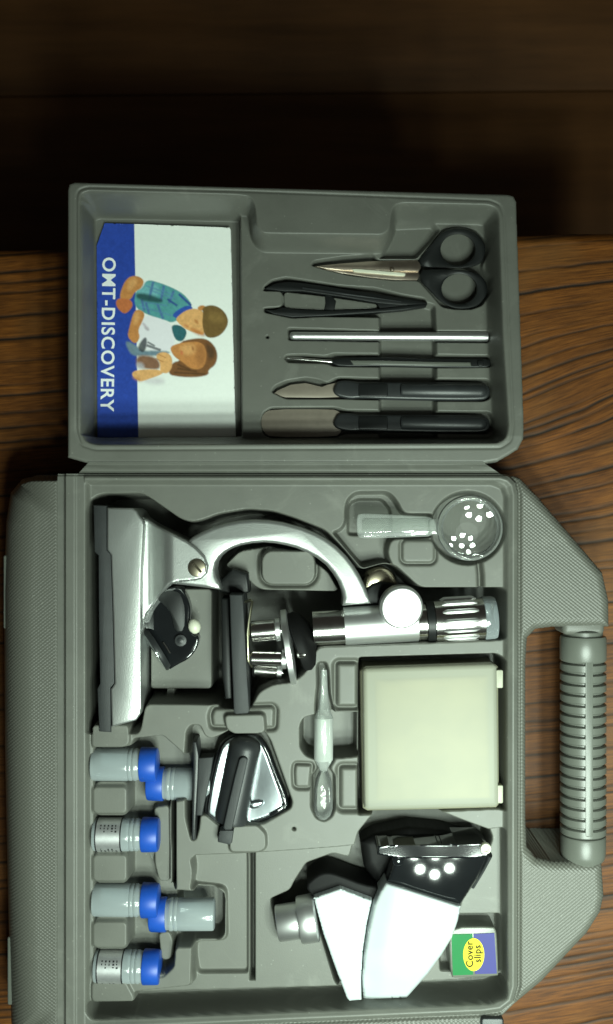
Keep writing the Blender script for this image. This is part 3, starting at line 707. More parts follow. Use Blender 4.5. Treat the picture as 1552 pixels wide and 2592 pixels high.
    pp([(260, 1235), (480, 1250), (560, 1330), (545, 1420), (380, 1410), (270, 1385)], (0.24, 0.12, 0.07), 5)
    pp([(265, 1330), (340, 1330), (370, 1400), (280, 1410)], (0.5, 0.48, 0.52), 6, .8)
    pp([(760, 1085), (960, 1035), (1100, 1035), (1200, 1105), (1255, 1230), (1225, 1360), (1135, 1420), (1145, 1480), (1000, 1510), (800, 1505), (640, 1475), (690, 1330), (820, 1300)], (0.20, 0.085, 0.03), 2.5)
    pp([(1090, 1090), (1200, 1130), (1230, 1260), (1130, 1300)], (0.07, 0.04, 0.02), 8, .8)
    pp([(660, 1140), (780, 1095), (880, 1080), (1050, 1075), (1120, 1180), (1100, 1370), (1010, 1420), (900, 1390), (820, 1320), (720, 1260)], skin)
    pp([(800, 1120), (960, 1100), (1000, 1200), (880, 1250), (800, 1200)], skin2, 8, .7)
    pp([(1010, 1110), (1100, 1150), (1110, 1330), (1010, 1390), (980, 1250)], (0.34, 0.14, 0.045), 10, .8)
    pp([(930, 1130), (960, 1140), (970, 1190), (940, 1180)], (0.32, 0.11, 0.03), 3, .7); pp([(800, 1180), (830, 1190), (830, 1240), (800, 1230)], (0.55, 0.13, 0.06), 3, .7)
    for a, b in (((720, 1450), (1100, 1470)), ((760, 1400), (1000, 1440)), ((760, 1350), (920, 1420))): stroke(a, b, 22, (0.06, 0.03, 0.012), .6)
    pp([(485, 1240), (600, 1190), (700, 1250), (700, 1390), (640, 1470), (545, 1440), (560, 1340)], skin2); stroke((500, 1280), (590, 1320), 10, (0.4, 0.15, 0.04)); stroke((530, 1230), (620, 1270), 10, (0.4, 0.15, 0.04))
    pp([(195, 1480), (255, 1415), (550, 1410), (610, 1460), (400, 1535), (310, 1565)], skin2); pp([(205, 1500), (300, 1510), (330, 1560), (290, 1560)], skin, 6, .8)
    pp([(235, 700), (310, 685), (375, 740), (330, 850), (285, 935), (312, 1030), (250, 1115), (155, 1020), (175, 920)], skin); pp([(240, 720), (310, 715), (300, 820), (230, 900)], skin2, 7, .7)
    blot = vnoise(X / 7, Y / 7, 31) * .5 + vnoise(X / 3.2, Y / 3.2, 32) * .5
    ink = 1 - smoothstep(.5, .8, C.min(-1)); C = C * (1 + (0.30 * (blot - .5) * ink + 0.05 * (blot - .5)))[..., None]
    ny, nx = X.shape; ins = d < 0.6
    keep = ins[:-1, :-1] & ins[1:, :-1] & ins[1:, 1:] & ins[:-1, 1:]
    Z = z(X, Y)
    me, used = sheet_mesh('cover_print', X, Y, Z, keep, zrim=Z)
    a = me.attributes.new('print', 'FLOAT_COLOR', 'POINT'); a.data.foreach_set('color', np.concatenate([C, np.ones(X.shape + (1,))], -1).reshape(-1, 4)[used].astype(np.float32).ravel())
    m, nt, b = nodes('printed_cover'); at = nt.nodes.new('ShaderNodeAttribute'); at.attribute_name = 'print'; nt.links.new(at.outputs['Color'], b.inputs['Base Color']); b.inputs['Roughness'].default_value = 0.38
    link_mesh('cover_print', me, m, crd)
    text('title_lettering', 'OMT-DISCOVERY', 49, M['white_ink'], U(272, 845, float(lidz(272, 845)) + CD + 10.6), math.radians(-90.6), crd, 0.020, 1.10, zf=lz(CD + 10.6))
printed_card()

def lid_tools():
    # scissors
    t = thing('scissors', 'small scissors with black plastic finger rings and steel blades', 'scissors', U(1000, 680, TD - 60))
    b1 = cs([(226, 322), (300, 312), (430, 300), (560, 290), (850, 282), (868, 300), (876, 330), (860, 350), (560, 345), (400, 345), (300, 335)])
    b2 = cs([(232, 324), (420, 330), (620, 335), (860, 345), (868, 380), (852, 406), (700, 402), (560, 388), (430, 368), (320, 348)])
    P('blade', b2, lz(TD - 8), 8, M['steel'], t, 1.5, 2); P('blade', b1, lz(TD - 3), 6, M['steel'], t, 1.5, 2)
    P('blade_highlight', cs([(458, 336), (500, 337), (770, 360), (782, 366), (778, 378), (740, 376), (470, 352)]), lz(TD + 0.5), 8, M['cream'], t, 1)  # highlight along the lower blade, put in as a pale strip
    sv = U(*cs([(700, 343)])[0], float(lidz(992, 683)) + TD - 4); L('rivet', sv, sv + Vector((0, 0, 1)), [(0, 6), (5, 6), (8, 4), (9, 0)], M['steel'], t, 16)
    for cxy, hub, hole in (((1098, 220), [(848, 285), (905, 225), (960, 160), (1010, 105), (1100, 88), (1195, 105), (1258, 170), (1270, 240), (1240, 310), (1150, 332), (1040, 332), (880, 334), (866, 300)], (104, 94)),
                           ((1106, 458), [(880, 336), (1040, 338), (1150, 345), (1240, 370), (1280, 440), (1275, 500), (1220, 565), (1150, 580), (1060, 575), (985, 530), (930, 470), (862, 405), (872, 370)], (106, 92))):
        bm = bmesh.new()
        outer = chaikin(cs(hub), 1); n = 40
        # ring plate with a finger hole: bridge the outline to the hole
        c = cs([cxy])[0]
        out2 = []
        for i in range(n):
            a = 2 * math.pi * i / n; dx, dy = math.cos(a), math.sin(a); best = None
            for p0, p1 in zip(outer, outer[1:] + outer[:1]):
                ex, ey = p1[0] - p0[0], p1[1] - p0[1]; den = dx * ey - dy * ex
                if abs(den) < 1e-9: continue
                tt = ((p0[0] - c[0]) * ey - (p0[1] - c[1]) * ex) / den; uu = ((p0[0] - c[0]) * dy - (p0[1] - c[1]) * dx) / den
                if tt > 0 and -1e-6 <= uu <= 1 + 1e-6 and (best is None or tt > best): best = tt
            out2.append((c[0] + dx * best, c[1] + dy * best))
        hx, hy = hole[0] / 2.3935, hole[1] / 2.3935
        inn = [(c[0] + hx * math.cos(2 * math.pi * i / n), c[1] + hy * math.sin(2 * math.pi * i / n)) for i in range(n)]
        rings = []
        for f, zo in ((1.0, -16), (1.0, 1), (0.90, 6), (0.55, 7), (0.10, 5), (0.0, 0), (0.0, -16)):
            rings.append([bm.verts.new(U(inn[i][0] + (out2[i][0] - inn[i][0]) * f, inn[i][1] + (out2[i][1] - inn[i][1]) * f, float(lidz(*c)) + TD + zo)) for i in range(n)])
        for a_, b_ in zip(rings, rings[1:] + rings[:1]):
            for i in range(n):
                j = (i + 1) % n; bm.faces.new((a_[i], a_[j], b_[j], b_[i]))
        obj('finger_ring', bm, M['black'], t, 50)
    # tweezers
    t = thing('tweezers', 'black plastic tweezers lying with their forked ends to the left', 'tweezers', U(850, 760, TD - 40))
    up = ct([(72, 70), (140, 42), (220, 32), (300, 38), (420, 55), (760, 108), (900, 130), (1055, 155), (1058, 168), (900, 172), (760, 160), (560, 125), (300, 88), (190, 88), (80, 78)])
    dn = ct([(72, 202), (140, 200), (180, 185), (240, 196), (420, 205), (700, 200), (900, 178), (1055, 164), (1050, 182), (900, 205), (700, 222), (420, 238), (240, 246), (130, 228)])
    P('arm', up, lz(TD + 2), 22, M['black'], t, 3, 2); P('arm', dn, lz(TD + 2), 22, M['black'], t, 3, 2)
    P('brace', ct([(435, 95), (470, 105), (505, 150), (495, 205), (432, 205), (440, 160)]), lz(TD - 4), 14, M['black'], t, 2, 2)
    P('joint', ct([(760, 125), (900, 140), (1000, 160), (900, 185), (770, 195), (752, 160)]), lz(TD - 2), 16, M['black'], t, 2, 2)
    P('inner_rib', ct([(300, 62), (560, 98), (780, 130), (900, 148), (900, 154), (560, 110), (300, 74)]), lz(TD + 5), 8, M['satin'], t, 1.5, 2)
    # stirring rod
    a = ct([(222, 360)])[0]; b = ct([(1422, 366)])[0]
    t = thing('stirring_rod', 'straight shiny stirring rod lying above the black handled needle', 'rod', U(985, 855, TD - 40))
    pa, pb = U(*a, float(lidz(*a)) + TD - 10), U(*b, float(lidz(*b)) + TD - 10); Ln = (pb - pa).length / S
    L('shaft', pa, pb, [(0, 0), (1.5, 7), (5, 10), (12, 11), (Ln - 8, 12.5), (Ln, 12)], M['satin_metal'], t, 24)
    # needle
    t = thing('dissecting_needle', 'thin dissecting needle with a slim black handle and bright steel point', 'needle', U(985, 915, TD - 40))
    q = lambda x, y, z=-8: (lambda p: U(p[0], p[1], float(lidz(*p)) + TD + z))(ct([(x, y)])[0])
    bm = bmesh.new(); tube(bm, [q(200, 494), q(330, 504), q(480, 516)], [1.6, 4.2, 5.0], 12); obj('point', bm, M['chrome'], t)
    P('handle', chaikin(ct([(470, 500), (600, 488), (760, 485), (1100, 498), (1330, 500), (1440, 498), (1446, 520), (1440, 550), (1330, 552), (1180, 552), (760, 542), (600, 546), (490, 540)]), 1), lz(TD - 2), 18, M['black'], t, 4, 3)
    P('grip_strip', ct([(590, 505), (760, 506), (1050, 514), (1320, 518), (1325, 542), (1050, 540), (760, 534), (610, 536)]), lz(TD + 2.5), 8, M['ribgrey'], t, 3, 2)
    P('knob', [(x, y) for x, y in ct(rr(1362, 506, 1402, 544, 16))], lz(TD + 4), 10, M['black'], t, 3, 2)
    # scalpel
    t = thing('scalpel', 'scalpel with a pointed curved steel blade and thick black handle', 'scalpel', U(960, 985, TD - 40))
    P('blade', ct([(120, 715), (150, 690), (230, 655), (320, 645), (420, 668), (450, 655), (520, 640), (530, 730), (400, 734), (200, 732)]), lz(TD - 8), 6, M['blade_grey'], t, 1, 2)
    def handle(par, oy):
        P('handle', chaikin(ct([(485, 690 + oy), (500, 655 + oy), (520, 628 + oy), (600, 628 + oy), (640, 640 + oy), (760, 638 + oy), (880, 638 + oy), (1380, 640 + oy), (1430, 660 + oy), (1442, 695 + oy), (1430, 735 + oy), (1380, 752 + oy), (880, 745 + oy), (640, 735 + oy), (600, 742 + oy), (530, 730 + oy), (500, 715 + oy)]), 2), lz(TD + 4), 26, M['satin'], par, 7, 3)
        P('finger_grip', ct(rr(640, 648 + oy, 820, 728 + oy, 14)), lz(TD + 7), 10, M['black'], par, 3, 2)
        h0, h1 = ct([(890, 692 + oy)])[0], ct([(1425, 698 + oy)])[0]
        pa, pb = U(*h0, float(lidz(*h0)) + TD - 6), U(*h1, float(lidz(*h1)) + TD - 6); n = (pb - pa).length / S
        L('barrel', pa, pb, [(0, 12), (2, 18), (7, 20.5), (n - 22, 20.5), (n - 10, 17), (n - 3, 10), (n, 0)], M['satin'], par, 28)
    handle(t, 0)
    t = thing('spatula', 'spatula with a wide round ended grey blade and thick black handle', 'spatula', U(960, 1070, TD - 40))
    P('blade', chaikin(ct([(48, 885), (62, 830), (110, 803), (480, 803), (520, 815), (540, 840), (540, 940), (500, 972), (110, 974), (65, 945)]), 1), lz(TD - 8), 6, M['blade_grey'], t, 1, 2)
    handle(t, 198)
lid_tools()

# ================================================================ IN THE BASE
def microscope():
    t = thing('microscope', 'silver painted student microscope with chrome eyepiece lying on its side', 'microscope', U(600, 1560, -178))
    base = P('base', [(271, 1285), (335, 1286), (346, 1294), (354, 1308), (362, 1316), (365, 1330), (358, 1453), (357, 1590), (358, 1790), (355, 1808), (344, 1824), (283, 1841), (280, 1745), (290, 1730), (286, 1560), (281, 1405), (271, 1392)], -2, 170, M['silver'], t, 5, 3)
    P('foot_plate', [(236, 1278), (271, 1280), (271, 1393), (281, 1404), (286, 1560), (290, 1730), (280, 1742), (281, 1854), (251, 1852), (246, 1745), (253, 1730), (250, 1560), (249, 1406), (239, 1397)], -8, 165, M['rough_black'], base, 3, 2)
    # pillar: hollow flank near the base, rising to the flat lug that holds the arm
    pil = [(360, 1310), (372, 1312), (400, 1331), (438, 1350), (473, 1368), (500, 1388), (519, 1408), (528, 1432), (525, 1452), (512, 1465), (494, 1470), (452, 1474), (430, 1480), (402, 1508), (376, 1550), (359, 1588), (356, 1450)]
    pillow('pillar', pil, lambda X, Y: -24 + 30 * smoothstep(368, 440, X) - 12 * np.exp(-((X - 385) / 26.0) ** 2), -120, M['silver'], t, 6, 8, 3.0)
    s0 = U(499, 1437, 4); sc = L('screw', s0, s0 + Vector((0, 0, 1)), [(0, 23), (4, 23), (7, 21), (8.5, 15), (9, 0)], M['screw'], t, 32)
    P('slot', rr(482, 1434, 516, 1440, 2, 2, math.radians(48)), 14, 4, M['brass'], sc, 0.5, 1)
    outer = [(430, 1478), (452, 1410), (470, 1372), (488, 1358), (513, 1345), (540, 1333), (570, 1324), (606, 1317), (643, 1314), (680, 1316), (715, 1321), (764, 1334), (800, 1349), (825, 1362), (853, 1383), (877, 1407), (897, 1433), (912, 1458), (925, 1485), (934, 1508), (939, 1528)]
    inner = [(866, 1534), (868, 1515), (866, 1500), (857, 1475), (843, 1452), (825, 1430), (802, 1412), (776, 1398), (750, 1387), (723, 1380), (695, 1375), (667, 1373), (638, 1375), (610, 1380), (588, 1388), (570, 1398), (556, 1410), (547, 1425), (544, 1443), (547, 1460), (555, 1474), (560, 1494), (520, 1488), (470, 1482)]
    P('arm', outer + inner, -12, 95, M['silver'], t, 11, 4, 60)
    # mirror under the stage
    hs = P('mirror_housing', chaikin(cm([(160, 930), (200, 800), (260, 640), (380, 420), (560, 250), (700, 200), (870, 200), (960, 330), (1020, 450), (1060, 620), (1040, 850), (1060, 1000), (1120, 1100), (1215, 1110), (1200, 1290), (1120, 1440), (1000, 1560), (800, 1660), (630, 1770), (480, 1400), (300, 1130)]), 1), -66, 95, M['gloss_black'], t, 5, 3)
    P('yoke', chaikin(cm([(560, 270), (760, 260), (880, 330), (960, 600), (940, 1020), (760, 1040), (700, 700), (560, 520), (420, 420)]), 1), -61, 20, M['black'], hs, 2, 2)
    k0 = U(*cm([(872, 1195)])[0], -62); L('pivot', k0, k0 + Vector((0, 0, 1)), [(0, 15), (3, 15), (4, 8), (5, 8), (6, 6), (6, 0)], M['satin'], hs, 20)
    a0 = cm([(420, 1345)])[0]; a1 = cm([(313, 1413)])[0]
    pa = U(a0[0], a0[1], -84); pb = U(a1[0], a1[1], -80)
    mir = L('mirror', pa, pb, [(-6, 61), (2, 64), (7, 64), (9, 60), (9, 58), (8, 50), (6, 0)], M['satin'], t, 48)
    L('mirror_glass', pa, pb, [(7.5, 0), (7.6, 57), (10, 57), (11, 48), (11.5, 0)], M['mirror'], mir, 48)
    bm = bmesh.new(); tube(bm, [U(*cm([(540, 1230)])[0], -64), U(*cm([(610, 1335)])[0], -64), U(*cm([(672, 1440)])[0], -64)], 3, 8); obj('highlight_bar', bm, M['chrome'], hs)  # bright highlight at the mirror edge, put in as a thin chrome bar
    w0 = U(*cm([(1130, 930)])[0], -60); ball = [(-20, 0), (-17, 9), (-8, 15), (0, 16.5), (8, 15), (17, 9), (20, 0)]
    ax = (U(*cm([(1190, 1110)])[0], -60) - U(*cm([(1090, 760)])[0], -60))
    L('lamp_bead', w0, w0 + ax, ball, M['cream'], t, 20)
    # stage with its clip and the disc under it
    P('stage', [(581, 1505), (615, 1505), (618, 1570), (626, 1720), (631, 1800), (628, 1806), (598, 1808), (592, 1803), (586, 1660)], 8, 175, M['rough_black'], t, 3, 2)
    P('diaphragm_disc', [(560, 1515), (579, 1515), (588, 1770), (570, 1770), (562, 1700)], -30, 130, M['black'], t, 4, 2)
    P('stage_bracket', [(548, 1478), (590, 1440), (628, 1452), (632, 1500), (612, 1505), (580, 1505), (556, 1500)], -60, 90, M['black'], t, 8, 3)
    bm = bmesh.new(); tube(bm, [U(*p, z) for p, z in zip(co4([(510, 210), (560, 195), (585, 215), (565, 320), (545, 470), (530, 600), (535, 760), (540, 950), (560, 985), (580, 1020)]), (-20, -8, -4, -2, 0, 0, -1, -4, -10, -16))], 3.8, 10, 1.6); obj('stage_clip', bm, M['clipmetal'], t)
    # nosepiece and objectives
    n0 = U(742, 1632, -64); n1 = U(802, 1611, -64)
    L('nosepiece', n0, n1, [(4, 30), (6, 70), (10, 80), (26, 82), (40, 74), (50, 56), (58, 36), (60, 0)], M['dead_black'], t, 48)
    k0 = U(722, 1640, -62); k1 = U(800, 1628, -62)
    L('knurled_ring', k0, k1, [(0, 60), (1, 92), (3, 98), (16, 98), (18, 92), (19, 60)], M['knurl'], t, 144, 1, 0.010, 30)
    def objective(x0, y0, x1, y1, z, r, rk):
        a = U(x0, y0, z); b = U(x1, y1, z); n = (b - a).length / S
        ob = L('objective', b, a, [(0, r * .75), (16, r * .8), (17, r), (n - 6, r), (n - 3, r * .85), (n, r * .7)], M['chrome'], t, 36)
        L('knurl', b, a, [(2, rk * .9), (3, rk), (14, rk), (15, rk * .9)], M['knurl'], ob, 60, 1, 0.02, 30)
    objective(632, 1599, 712, 1593, -26, 27, 29); objective(632, 1666, 728, 1668, -10, 19, 25); objective(640, 1692, 716, 1700, -104, 24, 26)
    a = U(752, 1656, 4); b = U(776, 1654, 4); L('stop_screw', a, b, [(0, 8), (4, 11), (20, 11), (23, 8)], M['chrome'], t, 20)
    # body tube
    a = U(792, 1592, -56); b = U(1256, 1563, -56); tx = lambda px: (px - 792) * 1.022
    L('draw_tube', a, b, [(0, 40), (1, 46), (tx(873), 46), (tx(874), 40)], M['chrome'], t, 56)
    L('body_tube', a, b, [(tx(871), 44), (tx(872), 51), (tx(1056), 50), (tx(1058), 44)], M['satin_metal'], t, 56)
    L('tube_collar', a, b, [(tx(1056), 40), (tx(1058), 47), (tx(1078), 47), (tx(1080), 40)], M['chrome'], t, 48)
    L('black_collar', a, b, [(tx(1078), 40), (tx(1080), 52), (tx(1098), 53), (tx(1100), 44)], M['black'], t, 48)
    ep = L('eyepiece', a, b, [(tx(1098), 44), (tx(1100), 53), (tx(1124), 54), (tx(1128), 55), (tx(1200), 55), (tx(1204), 54), (tx(1224), 54), (tx(1226), 48)], M['chrome'], t, 64)
    ax = (b - a).normalized(); e1 = Vector((0, 0, 1)).cross(ax).normalized(); e2 = ax.cross(e1)
    for i in range(14):
        th = 2 * math.pi * (i + .35) / 14; dv = e1 * math.cos(th) + e2 * math.sin(th)
        pts = [a + ax * tx(x_) * S + dv * r_ * S for x_, r_ in ((1118, 53), (1128, 57), (1196, 57), (1206, 53))]
        bm = bmesh.new(); tube(bm, pts, [3.0, 5.2, 5.2, 3.0], 8); obj('ridge', bm, M['knurl'], ep)
    L('end_cap', a, b, [(tx(1222), 50), (tx(1223), 57), (tx(1246), 57), (tx(1254), 54), (tx(1257), 44), (tx(1257.5), 0)], M['cap_clear'], t, 48)
    # focus knobs
    k = U(1014, 1534, -20)
    tilt = Vector((0.075, -0.10, 1.0))
    L('focus_knob', k, k + tilt, [(-12, 44), (-10, 53), (-7, 55), (20, 55), (24, 53), (26, 50), (26.5, 46), (27, 0)], M['satin_metal'], t, 72)
    k = U(962, 1476, -96)
    L('focus_knob', k, k + Vector((0.15, -0.1, 1)), [(-30, 36), (-26, 43), (8, 43), (14, 40), (17, 32), (18, 0)], M['brass'], t, 56)
    P('pinion_block', chaikin([(915, 1500), (950, 1470), (1000, 1475), (1040, 1500), (1040, 1540), (940, 1545)], 1), -70, 60, M['black'], t, 8, 3)
microscope()

def magnifier():
    t = thing('magnifier', 'small clear plastic magnifying glass with a flat tapered handle', 'magnifier', U(1100, 1335, -84))
    c = U(1189, 1336, -22)
    bm = bmesh.new(); R, r = 76.5, 8.0; n, m = 72, 14
    rings = []
    for i in range(n):
        a = 2 * math.pi * i / n; rings.append([bm.verts.new(c + Vector(((R + r * math.cos(2 * math.pi * k / m)) * math.cos(a), (R + r * math.cos(2 * math.pi * k / m)) * math.sin(a), 1.7 * r * math.sin(2 * math.pi * k / m))) * S) for k in range(m)])
    for i in range(n):
        for k in range(m): bm.faces.new((rings[i][k], rings[(i + 1) % n][k], rings[(i + 1) % n][(k + 1) % m], rings[i][(k + 1) % m]))
    obj('rim', bm, M['clear'], t, 60)
    prof = []
    Rl, sag = 72, 9
    Rs = (Rl * Rl + sag * sag) / (2 * sag)
    for i in range(13):
        a = (i / 12) * math.asin(Rl / Rs); prof.append((Rs * math.cos(a) - (Rs - sag), Rs * math.sin(a)))
    full = prof + [(-p, q) for p, q in reversed(prof)][0:]
    full[0] = (sag, 0); full[-1] = (-sag, 0)
    L('lens', c, c + Vector((0.05, -0.07, 1)), full, M['lens'], t, 72, smooth=70)
    hd = c6([(205, 248), (218, 236), (300, 238), (470, 246), (590, 254), (606, 300), (592, 350), (470, 354), (300, 360), (226, 360), (208, 348), (202, 300)])
    P('handle', chaikin(hd, 1), -14, 17, M['milky'], t, 6, 3)
    P('rib', c6(rr(232, 262, 570, 334, 14)), -10.5, 3, M['clear'], t, 2, 2)
    P('neck', c6([(560, 266), (612, 262), (618, 345), (560, 342)]), -10, 22, M['clear'], t, 4, 2)
magnifier()

def slide_box():
    t = thing('slide_box', 'frosted beige plastic slide box filling the right hand bed', 'box', U(1085, 1865, -150))
    P('box_base', [(911, 1700), (920, 1690), (1252, 1680), (1262, 1688), (1264, 2036), (1256, 2046), (930, 2053), (918, 2046)], -34, 116, M['beige_edge'], t, 6, 3)
    P('slide_stack', [(946, 1718), (1240, 1706), (1246, 2026), (950, 2032)], -24, 50, M['slides'], t, 22, 6)
    P('box_lid', [(919, 1700), (928, 1692), (1250, 1681), (1259, 1688), (1263, 2036), (1256, 2043), (934, 2052), (923, 2046)], 2, 40, M['frosted'], t, 12, 5)
    for y in (1702, 1994): P('tab', rr(1256, y - 6, 1274, y + 40, 4), -20, 24, M['beige'], t, 3, 2)
slide_box()

def dropper():
    t = thing('dropper', 'translucent plastic dropper lying upright between the slide box and reflector', 'dropper', U(822, 1890, -66))
    a = U(820, 1694, -36); b = U(818, 2078, -36); L_ = (b - a).length / S; y = lambda v: (v - 1694) * L_ / 384
    L('stem', a, b, [(0, 5), (1, 8), (y(1740), 10), (y(1785), 14), (y(1800), 17), (y(1812), 23), (y(1820), 24), (y(1920), 24), (y(1930), 20), (y(1945), 11), (y(1952), 10)], M['milky'], t, 32)
    L('bulb', a, b, [(y(1950), 11), (y(1958), 14), (y(1972), 20), (y(2000), 24), (y(2045), 25), (y(2062), 20), (y(2072), 11), (y(2077), 0)], M['clear'], t, 32)
    L('label_sleeve', a, b, [(y(1816), 24.2), (y(1817), 24.8), (y(1922), 24.8), (y(1923), 24.2)], M['sleeve'], t, 32)
dropper()

def reflector():
    t = thing('lamp_reflector', 'chrome lamp reflector with a thick black barrel in a black fan shaped frame', 'reflector', U(625, 1980, -92))
    fr = c5([(240, 1370), (290, 1080), (380, 730), (440, 600), (560, 520), (740, 505), (860, 540), (960, 680), (1060, 960), (1190, 1280), (1150, 1370), (980, 1450), (800, 1510), (560, 1545), (420, 1530), (280, 1440)])
    P('frame', chaikin(fr, 1), -34, 50, M['gloss_black'], t, 6, 3)
    di = c5([(280, 1380), (330, 1080), (400, 780), (450, 640), (560, 555), (720, 535), (840, 565), (920, 690), (1010, 940), (1130, 1260), (1100, 1340), (970, 1420), (800, 1480), (570, 1515), (440, 1500), (310, 1420)])
    cx_, cy_ = c5([(700, 1020)])[0]
    pillow('dish', chaikin(di, 1), lambda X, Y: -16 - 9 * np.exp(-(((X - cx_) / 60) ** 2 + ((Y - cy_) / 90) ** 2)) + 0.05 * (X - cx_), -50, M['reflector'], t, 5, 3, 2.5)
    P('notch', c5([(965, 1400), (1130, 1300), (1125, 1350), (990, 1430)]), -8, 20, M['gloss_black'], t, 2, 2)
    pillow('bulb_seat', c5([(745, 1260), (900, 1240), (915, 1290), (860, 1330), (760, 1350)]), lambda X, Y: -9 + 0 * X, -26, M['reflector'], t, 8, 6, 2.5, 1)
    a = c5([(715, 600)])[0]; b = c5([(545, 1480)])[0]
    pa = U(*a, -14); pb = U(*b, -14); n = (pb - pa).length / S
    br = L('barrel', pa, pb, [(-14, 0), (-12, 20), (-4, 33), (6, 39), (16, 41), (n - 8, 42), (n, 40), (n + 2, 34), (n + 2, 0)], M['satin'], t, 48)
    hb = c5([(625, 810), (660, 770), (710, 770), (730, 800), (720, 860), (560, 1560), (555, 1580), (455, 1580), (470, 1480)])
    P('ridge', chaikin(hb, 1), 36, 40, M['rough_black'], br, 6, 3)
    P('foot', c5([(420, 1580), (575, 1580), (555, 1720), (530, 1745), (400, 1715), (395, 1690)]), 6, 40, M['rough_black'], t, 5, 2)
    pl = P('mounting_plate', c5([(120, 600), (165, 600), (185, 760), (178, 1000), (160, 1300), (150, 1690), (110, 1690), (118, 1200), (128, 900)]), -6, 80, M['satin'], t, 3, 2)
    P('side_panel', c5([(186, 780), (350, 770), (320, 960), (240, 1340), (230, 1420), (160, 1420), (175, 1100)]), -22, 50, M['rough_black'], t, 3, 2)
reflector()

def vials():
    def bits(labelled):
        t = thing('specimen_vial', 'x', 'vial', Vector((0, 0, 0)))
        a = Vector((0, 0, 0)); b = Vector((1, 0, 0))
        body = L('body', a, b, [(0, 0), (0.5, 34), (3, 40), (7, 41.5), (92, 41.5), (96, 40), (98, 41.5), (104, 41.5), (107, 39.5), (110, 41.5), (116, 41.5), (119, 39), (128, 39), (128.5, 0)], M['vial'], t, 44)
        cap = L('cap', a, b, [(126, 38), (126.5, 43), (129, 44), (164, 43), (168, 41), (170, 36), (170.5, 0)], M['blue_cap'], t, 44)
        if labelled:
            lb = L('foil_label', a, b, [(12, 41), (12.4, 42.6), (77, 42.6), (77.4, 41)], M['foil'], t, 44)
            for x0 in (11, 74): L('printed_line', a, b, [(x0, 41), (x0 + .3, 43.1), (x0 + 3.2, 43.1), (x0 + 3.5, 41)], M['ink'], lb, 44)
            bm = bmesh.new(); r_ = random.Random(3)
            for col in range(5):
                x0 = 24 + col * 9.5
                for side in (0.62, 0.80, 0.98, 2.15, 2.33, 2.5):
                    if r_.random() < .2: continue
                    th0 = side; th1 = side + r_.uniform(.05, .12); w_ = r_.uniform(2.5, 5)
                    vv = [bm.verts.new(Vector((x_, 42.9 * math.cos(th), 42.9 * math.sin(th))) * S) for x_, th in ((x0, th0), (x0 + w_, th0), (x0 + w_, th1), (x0, th1))]
                    bm.faces.new(vv)
            o = obj('printed_text', bm, M['ink'], lb); o['kind'] = 'stuff'
        return t
    def dup(o, parent=None):
        c = o.copy(); COL.objects.link(c)
        if parent is not None: c.parent = parent
        for ch in list(o.children): dup(ch, c)
        return c
    plain = bits(False); lab = bits(True)
    # (x of bottom end, y, z, turned, labelled, label)
    spots = [(233, 1935, -46, 0, False, 'frosted vial with blue cap, topmost of the left column beside the microscope foot'),
             (236, 2112, -44, 0, True, 'silver labelled vial with blue cap, second down, a clear sliver beside its cap'),
             (236, 2277, -46, 0, False, 'frosted vial with blue cap, third down the left column, its cap overlapping another cap'),
             (240, 2445, -44, 0, True, 'silver labelled vial with blue cap, lowest of the left column'),
             (538, 1985, -72, 1, False, 'frosted vial turned the other way, half hidden beside the black mounting plate'),
             (545, 2313, -66, 1, False, 'frosted vial turned the other way, its round bottom in the deep slot on the right')]
    first = {False: True, True: True}
    for x, y, z, turned, lb, label in spots:
        src = lab if lb else plain
        if first[lb]: o = src; first[lb] = False
        else: o = dup(src)
        o.location = U(x, y, z); o.rotation_euler = (random.uniform(0.05, 0.45), random.uniform(-.012, .012), math.pi * turned + random.uniform(-.012, .012))
        o['label'] = label; o['group'] = 'blue capped specimen vials'
vials()
def sliver():
    p = c7([(735, 600), (752, 565), (768, 590), (752, 640)])
    bm = bmesh.new(); prism(bm, p, lambda x, y: -58 + 0.3 * (x - 380), 3, 0.6, 1)
    o = obj('plastic_sliver', bm, M['clear'])
    tag(o, 'tiny clear plastic sliver glinting beside a blue vial cap', 'sliver')
sliver()

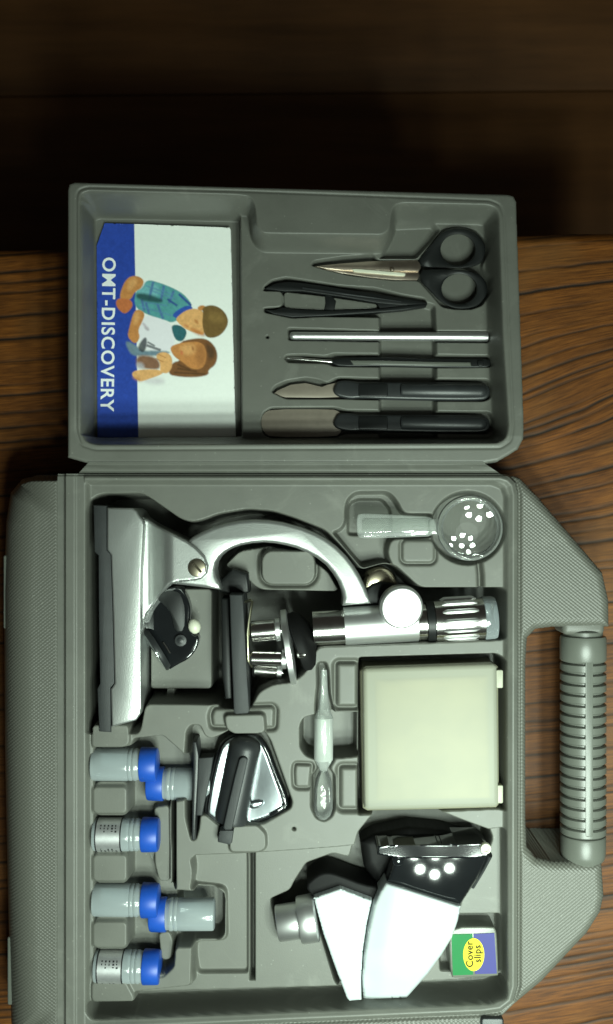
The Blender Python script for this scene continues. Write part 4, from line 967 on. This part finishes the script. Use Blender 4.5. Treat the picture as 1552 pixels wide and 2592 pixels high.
def projector():
    t = thing('projector_head', 'white and glossy black microscope projector head with a chrome eyepiece tube', 'projector', U(980, 2330, -172))
    a = cw([(140, 588)])[0]; b = cw([(420, 545)])[0]
    pa, pb = U(*a, -46), U(*b, -46)
    L('tube', pa, pb, [(0, 34), (0.5, 44), (3, 46), (62, 46), (63, 44)], M['satin_metal'], t, 52)
    L('tube_collar', pa, pb, [(56, 46), (57, 57), (60, 59), (80, 60), (100, 60), (104, 56)], M['satin_metal'], t, 52)
    P('neck_body', chaikin(cw([(300, 375), (370, 310), (430, 292), (500, 310), (640, 365), (740, 380), (700, 455), (660, 540), (640, 900), (540, 1010), (400, 640), (350, 440)]), 1), -34, 120, M['dead_black'], t, 6, 3)
    pillow('side_cover', cw([(352, 440), (505, 387), (688, 455), (660, 580), (636, 740), (626, 900), (628, 1028), (560, 1034), (545, 1020), (480, 850), (410, 650), (380, 540)]), lambda X, Y: -6 + 0 * X, -100, M['white'], t, 4, 4, 3.0)
    pillow('main_cover', cw([(768, 350), (1200, 488), (1185, 570), (1150, 670), (1090, 770), (1010, 880), (890, 1015), (638, 1026), (634, 900), (645, 760), (668, 620), (700, 480), (735, 400)]), lambda X, Y: 28 - 95 * smoothstep(2390, 2590, Y + 0.12 * (X - 1000)) - 26 * smoothstep(975, 890, X - 0.16 * (2530 - Y)), -110, M['white'], t, 9, 9, 3.0)
    pillow('screen_hood', cw([(770, 350), (800, 270), (822, 215), (850, 200), (860, 140), (1340, 130), (1375, 150), (1365, 200), (1290, 340), (1195, 485), (980, 415)]), lambda X, Y: 18 - 16 * np.clip((np.hypot(X - 1095, (Y - 2190) * 1.0)) / 130, 0, 1.4) ** 2, -120, M['gloss_black'], t, 10, 10, 3.0)
    a = cw([(860, 178)])[0]; b = cw([(1350, 172)])[0]
    pillow('screen_rim', cw([(720, 140), (850, 132), (1340, 128), (1368, 150), (1360, 200), (1280, 212), (850, 212), (720, 190)]), lambda X, Y: 22 - 0.0002 * (X - 1080) ** 2, -120, M['gloss_black'], t, 3, 3, 2.0)
    pillow('screen_back', cw([(620, 110), (700, 60), (900, 20), (1100, 40), (1280, 90), (1370, 140), (1360, 190), (860, 190), (800, 280), (740, 400), (640, 250)]), lambda X, Y: -60 + 0 * X, -160, M['dead_black'], t, 26, 30, 3.0)
    bm = bmesh.new(); c = U(*cw([(1345, 153)])[0], 18)
    lathe(bm, c, c + Vector((0, 0, 1)), [(-10, 13), (4, 14), (7, 12), (7, 8), (3, 6), (3, 0)], 24); obj('pivot_cap', bm, M['cream'], t)
    bm = bmesh.new(); tube(bm, [U(*p, z) for p, z in zip(cw([(1372, 190), (1330, 270), (1270, 370)]), (-6, -22, -40))], 6, 10, 2); obj('edge_trim', bm, M['satin'], t)
    a = U(*cw([(838, 222)])[0], 6); bm = bmesh.new(); lathe(bm, a, a + Vector((0, 0, 1)), [(0, 15), (6, 15), (11, 11), (14, 0)], 24); obj('hood_button', bm, M['gloss_black'], t)
projector()

def cover_slips():
    t = thing('cover_slip_box', 'tiny plastic box with a green and violet label reading Cover slips', 'box', U(1198, 2412, -112))
    f = crop(7.42, 1100, 2300)
    P('box_body', chaikin(f([(318, 350), (1100, 340), (1150, 385), (1175, 500), (1205, 1230), (1190, 1275), (400, 1310), (310, 1290), (270, 600)]), 1), -34, 78, M['box_grey'], t, 6, 3)
    P('green_label', f([(318, 485), (712, 478), (725, 1240), (345, 1255)]), -32.2, 2, M['green_ink'], t, 0)
    P('violet_label', f([(735, 475), (1125, 460), (1170, 1220), (765, 1228)]), -32.2, 2, M['violet_ink'], t, 0)
    ov = f([(737 + 198 * math.cos(a), 865 + 308 * math.sin(a)) for a in np.linspace(0, 2 * math.pi, 48, endpoint=False)])
    P('yellow_oval', ov, -31.2, 1.6, M['yellow_ink'], t, 0)
    text('label_lettering', 'Cover', 25, M['grey_ink'], U(*f([(664, 860)])[0], -30.8), math.radians(91), t, 0.022, 1.05)
    text('label_lettering', 'slips', 25, M['grey_ink'], U(*f([(812, 850)])[0], -30.8), math.radians(91), t, 0.022, 1.05)
cover_slips()
